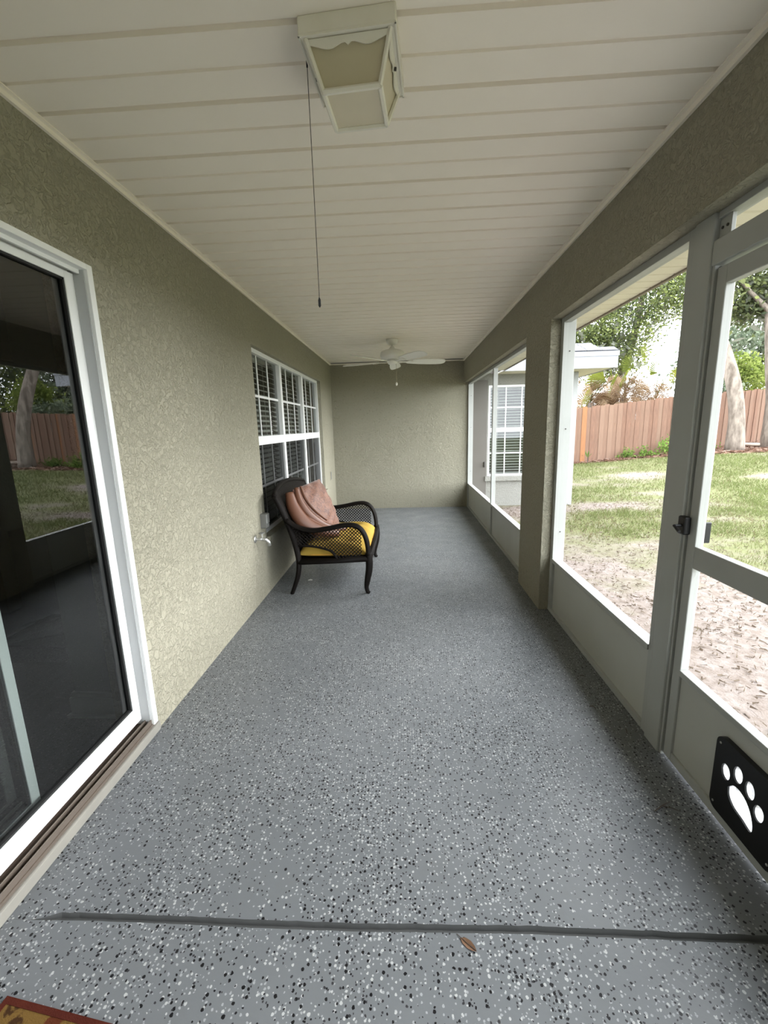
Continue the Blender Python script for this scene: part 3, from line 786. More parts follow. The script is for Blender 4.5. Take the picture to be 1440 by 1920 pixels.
# ------------------------------------------------------------------ yard
def fence_z(x): return np.interp(x, [5, 7.2, 8.8, 10.35, 11.9, 14.0, 20, 30], [-.06, 0.0, .14, .29, .37, .5, .62, .7])
FP = [(4.6, 15.15), (7.2, 15.05), (10.35, 14.97), (11.9, 15.5), (14.0, 16.3), (26.5, 21.0)]
def fence_y(x): return np.interp(x, [p[0] for p in FP], [p[1] for p in FP])
def ground_z(x, y):
    x = np.asarray(x, float); y = np.asarray(y, float)
    d = fence_y(x) - y
    s = smoothstep(9.5, 0.3, d) if True else 0
    return -0.12 + s * (fence_z(x) + 0.12) + 0.025 * (fbm(x * .9, y * .9) - .5) * smoothstep(2.6, 4.0, x)
def bare_mask(x, y):
    b = 0.16 + 0.75 * (fbm(x * 0.75 + 3, y * 0.75 + 1) - 0.38)
    b += 0.40 * smoothstep(5.4, 3.2, x) * smoothstep(6.6, 4.2, y) + 0.30 * (fbm(x * 1.9 + 7, y * 1.9) - .5)
    for cx, cy, rx, ry, a in [(7.4, 11.6, .9, .6, .6), (4.9, 7.8, 1.1, .5, .55), (6.6, 8.9, 1.1, .28, .3), (9.8, 10.2, .8, .35, .6), (5.0, 5.4, 1.4, .5, .25),
                              (4.2, 2.6, 1.5, 1.6, .45), (3.2, 7.3, .9, .9, .8), (5.6, 6.6, .9, .25, .55), (11.5, 14.0, 1.5, .4, .2)]:
        b = b + a * np.exp(-((x - cx) / rx) ** 2 - ((y - cy) / ry) ** 2)
    return np.clip(b, 0, 1)
def bed_mask(x, y):
    d = fence_y(x) - y
    wid = np.interp(x, [7, 9.2, 10.5, 12, 16], [0.35, .7, 1.3, 2.1, 2.6]) + 0.4 * (fbm(x * 2, y * 2) - .5)
    return smoothstep(0.15, -0.15, d - wid) * smoothstep(-3.0, -0.2, -np.abs(d) * 0 + 0 * d)
gx = np.concatenate([np.linspace(-8, 2.2, 8), np.arange(2.4, 14, 0.16), np.linspace(14.2, 60, 60)])
gy = np.concatenate([np.linspace(-30, -3, 20), np.arange(-2.8, 18, 0.16), np.linspace(18.4, 80, 60)])
GX, GY = np.meshgrid(gx, gy, indexing='ij')
GZ = ground_z(GX, GY)
GZ[GX < 2.43] = -0.12
GZ[(GX < 2.3) & (GY > YB - .2) & (GY < YF + .3)] = -0.5
nx, ny = GX.shape
idx = np.arange(nx * ny).reshape(nx, ny)
fc = np.stack([idx[:-1, :-1], idx[1:, :-1], idx[1:, 1:], idx[:-1, 1:]], -1).reshape(-1, 4)
gm = fast_mesh('ground', np.stack([GX, GY, GZ], -1).reshape(-1, 3), fc, M['ground'], smooth=True)
for nm, fn in (('bare', bare_mask), ('bed', bed_mask)):
    a = gm.attributes.new(nm, 'FLOAT', 'POINT'); a.data.foreach_set('value', fn(GX, GY).ravel().astype(np.float32))
go = bpy.data.objects.new('ground', gm); C.objects.link(go)
tag(go, 'patchy back yard ground of grass and sandy soil', 'ground', kind='structure')
pad = box('step_pad', M['concrete'], (WO + 0.03, 3.30, 0.35, 1.72, -0.2, -0.045), None, 0.01)
tag(pad, 'pale concrete landing outside the screen door', 'step')

def blades(n, xr, yr, hgt, wid, kind):
    x = rng.uniform(*xr, n); y = rng.uniform(*yr, n)
    b = bare_mask(x, y) + 0.45 * (fbm(x * 2.2, y * 2.2) - .5); d = fence_y(x) - y
    keep = (d > 0.2) & (bed_mask(x, y) < 0.4) & ~((x < wx1 + .05) & (y > wy - .05)) & ~((x < 3.33) & (y > 0.3) & (y < 1.75))
    p = np.clip(1.2 - 1.9 * b, 0.05, 1); keep &= rng.random(n) < p
    x, y, b = x[keep], y[keep], b[keep]; m = len(x); z = ground_z(x, y)
    a = rng.uniform(0, 2 * np.pi, m); h = hgt * rng.uniform(.5, 1.3, m) * (1.15 - .5 * b); wv = wid * rng.uniform(.6, 1.3, m)
    la = rng.uniform(0, 2 * np.pi, m); ln = h * rng.uniform(.2, 1.1, m)
    v = np.empty((m, 3, 3))
    v[:, 0] = np.stack([x - np.cos(a) * wv, y - np.sin(a) * wv, z - .005], -1)
    v[:, 1] = np.stack([x + np.cos(a) * wv, y + np.sin(a) * wv, z - .005], -1)
    v[:, 2] = np.stack([x + np.cos(la) * ln, y + np.sin(la) * ln, z + h], -1)
    sh_ = np.clip(0.75 - 0.85 * b + rng.normal(0, .16, m), 0, 1)
    return v.reshape(-1, 3), np.arange(m * 3).reshape(-1, 3), sh_
parts = [blades(70000, (2.5, 7.5), (-1.0, 8.0), .05, .0035, 0), blades(70000, (3.5, 13.5), (5.5, 15.5), .055, .007, 0), blades(25000, (7.5, 20), (-1, 12), .06, .012, 0)]
V = []; F = []; SH = []; off = 0
for v, f, s_ in parts: V.append(v); F.append(f + off); SH.append(s_); off += len(v)
grs = bpy.data.objects.new('lawn_grass', fast_mesh('lawn_grass', np.concatenate(V), np.concatenate(F), M['grass'], np.concatenate(SH))); C.objects.link(grs)
tag(grs, 'short green and straw coloured lawn grass', 'grass', kind='stuff')
# leaf litter and straw over the sandy soil
n = 20000; x = rng.uniform(2.5, 8, n); y = rng.uniform(-0.5, 8.5, n)
keep = (rng.random(n) < np.clip(bare_mask(x, y) * 1.1, .08, 1)) & ~((x < wx1 + .05) & (y > wy - .05)) & ~((x < 3.33) & (y > 0.3) & (y < 1.75)); x, y = x[keep], y[keep]; m = len(x)
a = rng.uniform(0, np.pi, m); ln = rng.uniform(.006, .022, m); wv = ln * rng.uniform(.06, .25, m); z = ground_z(x, y) + .004 + rng.uniform(0, .006, m)
v = np.empty((m, 4, 3)); ca, sa = np.cos(a), np.sin(a)
for k, (s1, s2) in enumerate(((-1, -1), (1, -1), (1, 1), (-1, 1))):
    v[:, k] = np.stack([x + ca * ln * s1 - sa * wv * s2, y + sa * ln * s1 + ca * wv * s2, z + rng.uniform(-.004, .012, m)], -1)
M['litter'] = m_leaf('dry_litter', [(0, (0.09, 0.068, 0.05)), (0.5, (0.14, 0.11, 0.085)), (1, (0.20, 0.165, 0.13))])
lit = bpy.data.objects.new('leaf_litter', fast_mesh('leaf_litter', v.reshape(-1, 3), np.arange(m * 4).reshape(-1, 4), M['litter'], rng.random(m))); C.objects.link(lit)
tag(lit, 'dry straw and leaf litter on the bare soil', 'leaf litter', kind='stuff')
# mulch in the bed along the fence
n = 9000; x = rng.uniform(6, 18, n); y = fence_y(x) - rng.uniform(.05, 2.8, n); keep = bed_mask(x, y) > .5; x, y = x[keep], y[keep]; m = len(x)
a = rng.uniform(0, np.pi, m); ln = rng.uniform(.02, .09, m); wv = ln * rng.uniform(.2, .5, m); z = ground_z(x, y) + .01; ca, sa = np.cos(a), np.sin(a)
v = np.empty((m, 4, 3))
for k, (s1, s2) in enumerate(((-1, -1), (1, -1), (1, 1), (-1, 1))):
    v[:, k] = np.stack([x + ca * ln * s1 - sa * wv * s2, y + sa * ln * s1 + ca * wv * s2, z + rng.uniform(-.005, .05, m)], -1)
M['mulch'] = m_leaf('leaf_mulch', [(0, (0.09, 0.05, 0.035)), (0.6, (0.24, 0.14, 0.10)), (1, (0.42, 0.32, 0.26))])
mu = bpy.data.objects.new('leaf_mulch', fast_mesh('leaf_mulch', v.reshape(-1, 3), np.arange(m * 4).reshape(-1, 4), M['mulch'], rng.random(m))); C.objects.link(mu)
tag(mu, 'reddish brown fallen leaves under the trees by the fence', 'leaf litter', kind='stuff')

# ------------------------------------------------------------------ fence
fe = empty('wooden_fence', (4.6, 15.15, 0)); tag(fe, 'tall reddish cedar privacy fence at the back of yard', 'fence')
pmesh = []
for k in range(4):
    wd_ = 0.0745 + 0.0006 * k
    q = MB().prism([(-wd_, 0), (wd_, 0), (wd_, 1.79 + .012 * k), (wd_ - .02, 1.82 + .012 * k), (-wd_ + .02, 1.82 + .012 * k), (-wd_, 1.79 + .012 * k)], 1, -0.009, 0.009)
    pmesh.append(q.mesh('fence_plank', M['fence_warm'] if k == 3 else M['fence']))
for i in range(len(FP) - 1):
    (xa, ya), (xb, yb) = FP[i], FP[i + 1]; Ls = math.hypot(xb - xa, yb - ya); ang = math.atan2(yb - ya, xb - xa); n = int(Ls / 0.142)
    for k in range(n):
        t_ = (k + .5) / n; x = xa + (xb - xa) * t_; yy = ya + (yb - ya) * t_
        wi = 3 if (7.2 < x < 7.4 or random.random() < .06) else random.randrange(3)
        inst('fence_plank', pmesh[wi], fe, (x - 4.6, yy - 15.15 + (.010 if k % 2 else -.010), float(fence_z(x)) + random.uniform(-.0, .025)), (0, random.uniform(-.003, .003), ang))
    for z in (0.3, 1.0, 1.6):
        MB().tube([(xa - 4.6, ya - 15.15 + .05, float(fence_z(xa)) + z), (xb - 4.6, yb - 15.15 + .05, float(fence_z(xb)) + z)], 0.035, 4).build('fence_rail', M['fence'], fe)
    npost = max(1, round(Ls / 2.4))
    for k in range(npost):
        t_ = k / npost; x = xa + (xb - xa) * t_; yy = ya + (yb - ya) * t_
        box('fence_post', M['fence'], (x - 4.6 - .045, x - 4.6 + .045, yy - 15.15 + .09, yy - 15.15 + .18, float(fence_z(x)) - .3, float(fence_z(x)) + 1.78), fe)

# ------------------------------------------------------------------ plants
def leaf_cloud(clusters, per, spread, size, stretch=(1, 1, 1)):
    """diamond leaf quads scattered round cluster centres"""
    c = np.repeat(np.asarray(clusters, float), per, 0); m = len(c)
    p = c + rng.normal(0, 1, (m, 3)) * spread * np.asarray(stretch)
    d = rng.normal(0, 1, (m, 3)); d /= np.linalg.norm(d, axis=1)[:, None]
    e = np.cross(d, rng.normal(0, 1, (m, 3))); e /= np.linalg.norm(e, axis=1)[:, None]
    s = size * rng.uniform(.6, 1.3, m)[:, None]
    v = np.stack([p - d * s, p + e * s * .5, p + d * s, p - e * s * .5], 1)
    tone = np.repeat(rng.uniform(.15, .85, len(clusters)), per)
    return v.reshape(-1, 3), np.arange(m * 4).reshape(-1, 4), np.clip(tone + rng.normal(0, .2, m), 0, 1)
def ellip(center, rad, n, shell=0.35):
    d = rng.normal(0, 1, (n, 3)); d /= np.linalg.norm(d, axis=1)[:, None]
    r = rng.uniform(shell, 1, n)[:, None] ** (1 / 2)
    return np.asarray(center) + d * r * np.asarray(rad)
def tree(name, label, base, trunk, radii, crowns, m_leafs, branches=(), per=60, spread=.28, size=.11, cat='tree', group=None, moss=0):
    """base is world; trunk/crowns are world points"""
    B = Vector(base); o = empty(name, base); tag(o, label, cat, group)
    if trunk:
        tp = catmull([Vector(q) - B for q in trunk], 5); rr = np.interp(np.linspace(0, 1, len(tp)), np.linspace(0, 1, len(radii)), radii)
        tk = MB().tube(tp, list(rr), 12).build('trunk', M['bark'], o, smooth=True)
        for bp, br in branches:
            MB().tube(catmull([Vector(q) - B for q in bp], 4), list(np.linspace(br, br * .3, (len(bp) - 1) * 4 + 1)), 8).build('branch', M['bark'], tk, smooth=True)
    V = []; F = []; SH = []; off = 0
    for (cen, rad, ncl) in crowns:
        v, f, s_ = leaf_cloud(ellip(cen, rad, ncl), per, spread, size); V.append(v); F.append(f + off); SH.append(s_); off += len(v)
    fo = bpy.data.objects.new('foliage', fast_mesh('foliage', np.concatenate(V) - np.asarray(base), np.concatenate(F), m_leafs, np.concatenate(SH))); C.objects.link(fo)
    fo.parent = o; fo['kind'] = 'stuff'
    if moss:
        cl = np.concatenate([ellip(c, r, moss) for c, r, _ in crowns]); v, f, s_ = leaf_cloud(cl, 14, .16, .2, (1, 1, 2.6))
        mo = bpy.data.objects.new('hanging_moss', fast_mesh('hanging_moss', v - np.asarray(base), f, M['moss'], s_)); C.objects.link(mo); mo.parent = o; mo['kind'] = 'stuff'
    return o
# big oak behind the fence, over the wing roof
tree('oak_tree', 'tall leafy oak with sky gaps behind the fence above the palm', (11.5, 22.5, 0.3),
     [(11.5, 22.5, 0.2), (11.6, 22.4, 2.5), (12.2, 22.3, 5), (12.6, 22.2, 8)], [.3, .24, .18, .1],
     [((9.6, 21.8, 4.4), (1.8, 1.0, 1.1), 46), ((11.4, 21.9, 4.2), (1.0, 0.9, .8), 20), ((10.2, 22.0, 6.3), (1.9, 1.3, 1.6), 70), ((12.2, 22.2, 7.2), (1.9, 1.3, 1.7), 60), ((11.6, 21.9, 5.2), (1.3, 1.0, .8), 26), ((14.2, 22.5, 8.4), (1.4, 1.2, 1.3), 36), ((13.5, 22.2, 6.9), (1.0, .9, .8), 20), ((15.2, 22.6, 7.3), (.9, .9, .9), 16), ((8.6, 21.6, 5.6), (1.5, 1.2, 1.6), 40), ((12.0, 22, 9.6), (3.5, 1.8, 1.4), 50)],
     M['leaf_oak'], [([(12.0, 22.3, 4.2), (10.8, 22.1, 5.6), (9.8, 22, 6.6)], .1), ([(12.3, 22.3, 5.6), (13.4, 22.4, 7.2), (14.4, 22.4, 8.2)], .09)], per=85, spread=.34, size=.075, moss=7)
# leaning oak standing in front of the fence
tree('leaning_oak', 'leaning grey oak trunk standing in front of the fence', (11.66, 14.25, 0.38),
     [(11.68, 14.25, 0.3), (11.66, 14.3, 1.4), (11.55, 14.45, 2.4), (11.30, 14.7, 3.5), (10.9, 15.0, 4.8), (10.8, 15.2, 6.5)], [.27, .21, .20, .18, .15, .11],
     [((11.9, 15.8, 6.3), (1.0, .9, .7), 22), ((11.4, 15.6, 5.3), (.45, .6, .5), 7), ((10.6, 15.6, 7.4), (1.6, 1.2, .9), 34), ((13.2, 16.2, 5.1), (.6, .6, .5), 10)],
     M['leaf_dark'], [([(11.1, 14.9, 4.2), (11.8, 15.4, 5.4), (12.3, 15.7, 6.4)], .08)], per=60, spread=.22, size=.085, moss=4)
tree('oak_tree', 'dark thick oak trunk beside the leaning tree and fence', (12.95, 14.45, 0.45),
     [(12.95, 14.45, 0.3), (12.9, 14.5, 1.8), (12.86, 14.75, 3.2), (13.1, 15.3, 5.0), (13.4, 15.7, 7.0)], [.30, .22, .2, .22, .14],
     [((13.3, 15.9, 6.3), (1.1, .9, 1.0), 30), ((12.7, 15.9, 4.9), (.55, .5, .35), 12), ((14.4, 16.2, 5.6), (1.2, .9, 1.2), 30)],
     M['leaf_dark'], [([(13.0, 15.2, 4.6), (12.4, 15.5, 5.4), (11.8, 15.7, 6.2)], .09)], per=60, spread=.22, size=.085, moss=4)
tree('mossy_tree', 'pale grey green mossy trees far beyond the fence', (19.8, 26.5, 0.5),
     [(19.8, 26.5, 0.3), (19.8, 26.4, 3), (19.9, 26.3, 6)], [.3, .22, .12],
     [((19.9, 26.3, 4.7), (2.6, 1.6, 1.9), 80), ((17.9, 26.0, 4.0), (1.2, 1.2, 1.3), 24)],
     M['leaf_grey'], per=70, spread=.36, size=.13, moss=10)
far = [(24.5, 24.0, 'leaf_oak', 'broad green tree beyond the far end of the fence'), (29.0, 17.0, 'leaf_dark', 'dark dense tree at the right side of yard'),
       (6.5, 27.0, 'leaf_grey', 'pale tree far behind the house wing')]
for (x, y, ml, lab) in far:
    k = 0.75 if x < 20 else 1.0
    tree('background_tree', lab, (x, y, .4), [(x, y, .2), (x + .2, y, 2.5), (x, y + .2, 6)], [.35, .25, .15],
         [((x, y, 5.2 * k), (4.2 * k, 3.2 * k, 3.4 * k), int(120 * k)), ((x - 1, y, 2.6), (3.6 * k, 2.6 * k, 1.6), int(50 * k))], M[ml], per=70, spread=.55, size=.15, group='trees around the yard')
tree('leafy_bush', 'bright yellow green bush peeking over the fence by leaning oak', (14.75, 18.6, 0.5),
     [(14.75, 18.6, 0.3), (14.8, 18.6, 1.6), (14.8, 18.5, 2.8)], [.07, .05, .03],
     [((14.85, 18.5, 3.0), (.95, .7, .75), 46), ((13.6, 18.3, 2.55), (.5, .5, .3), 8)], M['leaf_yellow'], per=60, spread=.17, size=.075, cat='bush')
tree('leafy_bush', 'low grey green shrub top behind the fence near dark trunks', (12.7, 17.1, 0.35),
     [(12.7, 17.1, 0.2), (12.7, 17.1, 1.2), (12.7, 17.1, 2.0)], [.05, .04, .02],
     [((12.7, 17.1, 2.3), (.9, .4, .4), 30)], M['leaf_grey'], per=50, spread=.15, size=.07, cat='bush')
for (x, dy, rz, ncl, lab) in [(9.9, .35, .30, 16, 'green weeds clump at the fence foot beside the screen post'), (8.9, .3, .14, 10, 'low green weeds along the fence foot'), (11.05, .6, .22, 9, 'small green weeds in the leaf bed left of leaning oak')]:
    yy = float(fence_y(x)) - dy; zz = float(ground_z(x, yy)); tag_cl = ((x, yy, zz + rz * .6), (.55 if ncl > 9 else .3, .22, rz), ncl)
    o = empty('weeds', (x, yy, zz)); tag(o, lab, 'weeds')
    v, f, s_ = leaf_cloud(ellip(tag_cl[0], tag_cl[1], ncl), 40, .09, .05); v[:, 2] = np.maximum(v[:, 2], zz - .01)
    fo = bpy.data.objects.new('foliage', fast_mesh('foliage', v - np.array([x, yy, zz]), f, M['weed'], s_)); C.objects.link(fo); fo.parent = o; fo['kind'] = 'stuff'
    MB().tube([(0, 0, -.02), (0, 0, rz)], .008, 5).build('stem', M['twig'], o)
# little palm seedling by the fence
o = empty('palm_seedling', (7.25, 14.55, float(ground_z(7.25, 14.55)))); tag(o, 'small dark palm seedling at the fence foot by wing', 'seedling')
MB().tube([(0, 0, -.03), (0.01, 0, .22)], .012, 6).build('stem', M['twig'], o)
for k in range(7):
    a = k * .9; p0 = Vector((0, 0, .2)); p1 = Vector((.14 * math.cos(a), .14 * math.sin(a), .36 + .05 * (k % 3))); sd = Vector((-math.sin(a), math.cos(a), 0)) * .02
    me = fast_mesh('leaf', np.array([p0, (p0 + p1) / 2 + sd, p1, (p0 + p1) / 2 - sd]), np.array([[0, 1, 2, 3]]), M['weed'], np.array([.1]))
    inst('leaf', me, o)

# fan palm with dry fronds behind the fence
def fan_frond(length, spread_deg, n, droop, petiole):
    """fan leaf in local frame: petiole along +x, fan beyond it"""
    v = []; f = []
    for k in range(n):
        a = math.radians(-spread_deg / 2 + spread_deg * (k + .5) / n); L = length * (0.72 + .28 * math.cos(a))
        c, s = math.cos(a), math.sin(a); hw = length * math.radians(spread_deg) / n * (.34 if spread_deg == 110 else .17)
        z1 = (-1) ** k * .012
        b0 = (petiole, 0, 0); mid = (petiole + c * L * .6, s * L * .6, -droop * .25 + z1); tip = (petiole + c * L, s * L, -droop * (1 + .3 * random.random()))
        o = len(v); v += [b0, (mid[0] - s * hw, mid[1] + c * hw, mid[2]), tip, (mid[0] + s * hw, mid[1] - c * hw, mid[2])]; f.append((o, o + 1, o + 2, o + 3))
    o = len(v); v += [(0, -.012, 0), (petiole, -.008, 0), (petiole, .008, 0), (0, .012, 0)]; f.append((o, o + 1, o + 2, o + 3))
    return v, f
def frond(pa, nm, loc, az, el, roll, L, spread_, n, droop, pet, m, lo, hi):
    v, f = fan_frond(L, spread_, n, droop, pet)
    me = fast_mesh(nm, np.array(v), np.array(f), m, np.clip(rng.uniform(lo, hi) + rng.normal(0, .12, len(f)), 0, 1))
    o = bpy.data.objects.new(nm, me); C.objects.link(o); o.parent = pa
    o.matrix_local = Matrix.Translation(Vector(loc)) @ Matrix.Rotation(az, 4, 'Z') @ Matrix.Rotation(-el, 4, 'Y') @ Matrix.Rotation(roll, 4, 'X')
    return o
def fan_palm(x, y, ht, ndry, greens, label):
    pa = empty('fan_palm', (x, y, 0.1)); tag(pa, label, 'palm', 'fan palms behind the fence')
    MB().tube([(0, 0, 0), (.03, 0, ht * .5), (0, 0, ht)], [.2, .17, .14], 10).build('trunk', M['bark'], pa, smooth=True)
    for k in range(ndry):
        az = random.uniform(0, 2 * math.pi); el = random.uniform(-.5, 1.2)
        frond(pa, 'dry_frond', (random.uniform(-.12, .12), random.uniform(-.12, .12), ht + random.uniform(-.25, .1)), az, el, random.uniform(-1.5, 1.5), random.uniform(.4, .75), random.uniform(60, 170), 18, random.uniform(.1, .6), random.uniform(.2, .7), M['frond_dry'], .1, .9)
    for (tx, tz, L, az, el, roll) in greens:      # living leaves: petiole from the crown, broad blade
        MB().tube([(0, 0, ht), (tx * .5, -.2, ht + (tz - ht) * .6), (tx, -.45, tz)], .014, 5).build('petiole', M['weed'], pa)
        frond(pa, 'green_frond', (tx, -.45, tz), az, el, roll, L, 110, 22, .10, .03, M['frond_green'], .1, .9)
fan_palm(8.35, 17.3, 2.0, 55, [(.35, 2.75, 1.0, 3.2, .1, 1.1), (-.1, 2.3, .8, 3.6, -.5, 1.1), (.5, 3.0, .8, 1.2, .7, 1.3), (.75, 2.9, .9, 3.7, -.7, 1.0)], 'fan palm of tan dry fronds and green leaves beside the wing roof')
fan_palm(9.75, 17.6, 2.15, 70, [(-.2, 3.1, .95, 3.9, -.75, 1.0), (.55, 3.35, .85, 1.4, 1.0, 1.35), (.1, 3.2, .6, 2.2, .6, 1.2)], 'fan palm with most dry fronds, between the two others')
fan_palm(11.1, 17.9, 2.05, 55, [(.25, 3.1, .7, -1.9, -.6, 1.2), (-.2, 3.0, .6, 1.9, .8, 1.4)], 'fan palm with few green leaves, farthest from the wing roof')

# fallen log at the bed edge
lg = MB().tube([(12.35, 14.75, 0.52), (12.9, 14.5, 0.49), (13.6, 14.3, 0.46)], [.05, .055, .05], 8).build('fallen_log', m_noisy('bleached_wood', (0.5, 0.42, 0.35), (0.38, 0.30, 0.24), 5, 0.9), smooth=True)
tag(lg, 'pale bleached log lying in the leaf bed', 'log')

# ------------------------------------------------------------------ ceiling fan
def ceiling_fan():
    f = empty('ceiling_fan', (1.08, 5.52, H)); tag(f, 'white five blade ceiling fan with pull chain', 'ceiling fan')
    wt = M['fan_white']
    MB().lathe([(0.072, 0.0), (0.074, -0.02), (0.066, -0.045), (0.045, -0.062), (0.02, -0.066)], 0, 0).build('canopy', wt, f, smooth=True)
    MB().lathe([(0.013, -0.06), (0.013, -0.12)], 0, 0, 12).build('downrod', wt, f, smooth=True)
    MB().lathe([(0.02, -0.085), (0.03, -0.10), (0.045, -0.118), (0.10, -0.128), (0.135, -0.145), (0.148, -0.17), (0.148, -0.20), (0.135, -0.222), (0.10, -0.232), (0.06, -0.236)], 0, 0, 32).build('motor_housing', wt, f, smooth=True)
    hb = MB().lathe([(0.06, -0.232), (0.062, -0.262), (0.055, -0.285), (0.035, -0.297), (0.01, -0.30)], 0, 0).build('switch_housing', wt, f, smooth=True)
    blv = []; 
    outline = [(0.20, 0.048), (0.26, 0.058), (0.36, 0.068), (0.48, 0.073), (0.58, 0.071), (0.64, 0.062), (0.672, 0.042), (0.682, 0.015)]
    poly = outline + [(a, -b) for a, b in reversed(outline)]
    bm_ = MB().prism(poly, 2, -0.004, 0.004).mesh('blade', M['fan_blade'])
    im = MB().prism([(0.08, 0.03), (0.13, 0.016), (0.17, 0.016), (0.20, 0.034), (0.25, 0.04), (0.27, 0.0), (0.25, -0.04), (0.20, -0.034), (0.17, -0.016), (0.13, -0.016), (0.08, -0.03)], 2, -0.011, -0.005).mesh('blade_iron', wt)
    for k in range(5):
        a = math.radians(15 + 72 * k)
        b = inst('blade', bm_, f); b.matrix_local = Matrix.Translation((0, 0, -0.256)) @ Matrix.Rotation(a, 4, 'Z') @ Matrix.Rotation(math.radians(-16), 4, 'X')
        i = bpy.data.objects.new('blade_iron', im); C.objects.link(i); i.parent = b
        s = MB().tube([(0.22, 0.02, 0.004), (0.22, 0.02, 0.007)], 0.006, 8).build('screw', M['chrome'], b)
    MB().tube([(0.04, -0.02, -0.29), (0.045, -0.02, -0.30), (0.045, -0.02, -0.51)], 0.0022, 6).build('pull_chain', M['brass'], f)
    MB().lathe([(0.003, -0.505), (0.012, -0.515), (0.014, -0.53), (0.008, -0.545), (0.002, -0.55)], 0.045, -0.02, 12).build('chain_knob', M['fan_white'], f, smooth=True)
ceiling_fan()

# ------------------------------------------------------------------ ceiling lantern light
def lantern():
    o = empty('ceiling_light', (1.088, 1.435, H), math.radians(-4.5)); tag(o, 'aged white lantern ceiling light with frosted beige glass', 'ceiling light')
    wt = M['lamp_white']; a = 0.128; zb = -0.042
    # mounting box with open skirt
    MB().box(-a, a, -a, a, zb, -0.0).build('mounting_box', wt, o, bevel=0.003)
    b, zt, z1 = 0.078, -0.045, -0.142; t = 0.112
    sides = [((0, -1), (1, 0)), ((1, 0), (0, 1)), ((0, 1), (-1, 0)), ((-1, 0), (0, -1))]
    for (nx_, ny_), (ux, uy) in sides:
        def P(s, d, z): return (nx_ * d + ux * s, ny_ * d + uy * s, z)
        pane = MB().add([P(-t, t - .006, zt), P(t, t - .006, zt), P(b, b - .006, z1), P(-b, b - .006, z1)], [(0, 1, 2, 3)]).build('glass_side', M['lamp_glass'], o)
        # scalloped apron hanging from the box over the glass
        n = 24; vs = []; 
        for k in range(n + 1):
            u = -1 + 2 * k / n
            w_ = 0.010 + 0.011 * (0.5 - 0.5 * math.cos(2 * math.pi * (u * .5 + .5) * 2)) + (0.008 * max(0, 1 - abs(u) / .1)) + (0.007 if abs(u) > .96 else 0)
            d = t + .002
            dd = d - w_ * (t - b) / (zt - z1)
            vs += [P(u * t, d, zt), P(u * t * (dd / d), dd, zt - w_)]
        ap = MB().add(vs, [(2 * k, 2 * k + 2, 2 * k + 3, 2 * k + 1) for k in range(n)]).build('apron', wt, o)
        sm_ = ap.modifiers.new('thick', 'SOLIDIFY'); sm_.thickness = 0.004
        if nx_: sc = MB().tube([P(0, t + .004, zt - .012), P(0, t - .004, zt - .010)], 0.0045, 8).build('screw', M['screw'], o)
    fr = MB()
    for sx, sy in ((-1, -1), (1, -1), (1, 1), (-1, 1)):
        fr = MB().tube([(sx * t, sy * t, zt + .004), (sx * b, sy * b, z1)], 0.0068, 6); fr.build('corner_bar', wt, o)
    for i in range(4):
        p = [(-b, -b), (b, -b), (b, b), (-b, b)]
        q0, q1 = p[i], p[(i + 1) % 4]
        MB().tube([(q0[0], q0[1], z1), (q1[0], q1[1], z1)], 0.0075, 6).build('bottom_bar', wt, o)
    MB().add([(-b, -b, z1 + .001), (b, -b, z1 + .001), (b, b, z1 + .001), (-b, b, z1 + .001)], [(0, 1, 2, 3)]).build('glass_bottom', M['lamp_glass'], o)
    # skirt of the box
    MB().box(-a, a, -a, -a + .004, zb - .004, zb).box(-a, a, a - .004, a, zb - .004, zb).box(-a, -a + .004, -a, a, zb - .004, zb).box(a - .004, a, -a, a, zb - .004, zb).build('box_lip', wt, o)
lantern()
cd = empty('pull_cord', (0.951, 1.43, H)); tag(cd, 'long thin pull cord hanging beside the lantern light', 'cord')
MB().tube([(0, 0, 0.0), (0.0005, 0, -0.3), (0, 0, -0.645)], 0.0011, 6).build('cord', M['cord'], cd)
MB().lathe([(0.001, -0.64), (0.004, -0.648), (0.004, -0.665), (0.001, -0.67)], 0, 0, 8).build('cord_weight', M['black_plastic'], cd)
MB().tube([(0, 0, 0), (0, 0, -0.035)], 0.0025, 6).build('eyelet', M['black_plastic'], cd)

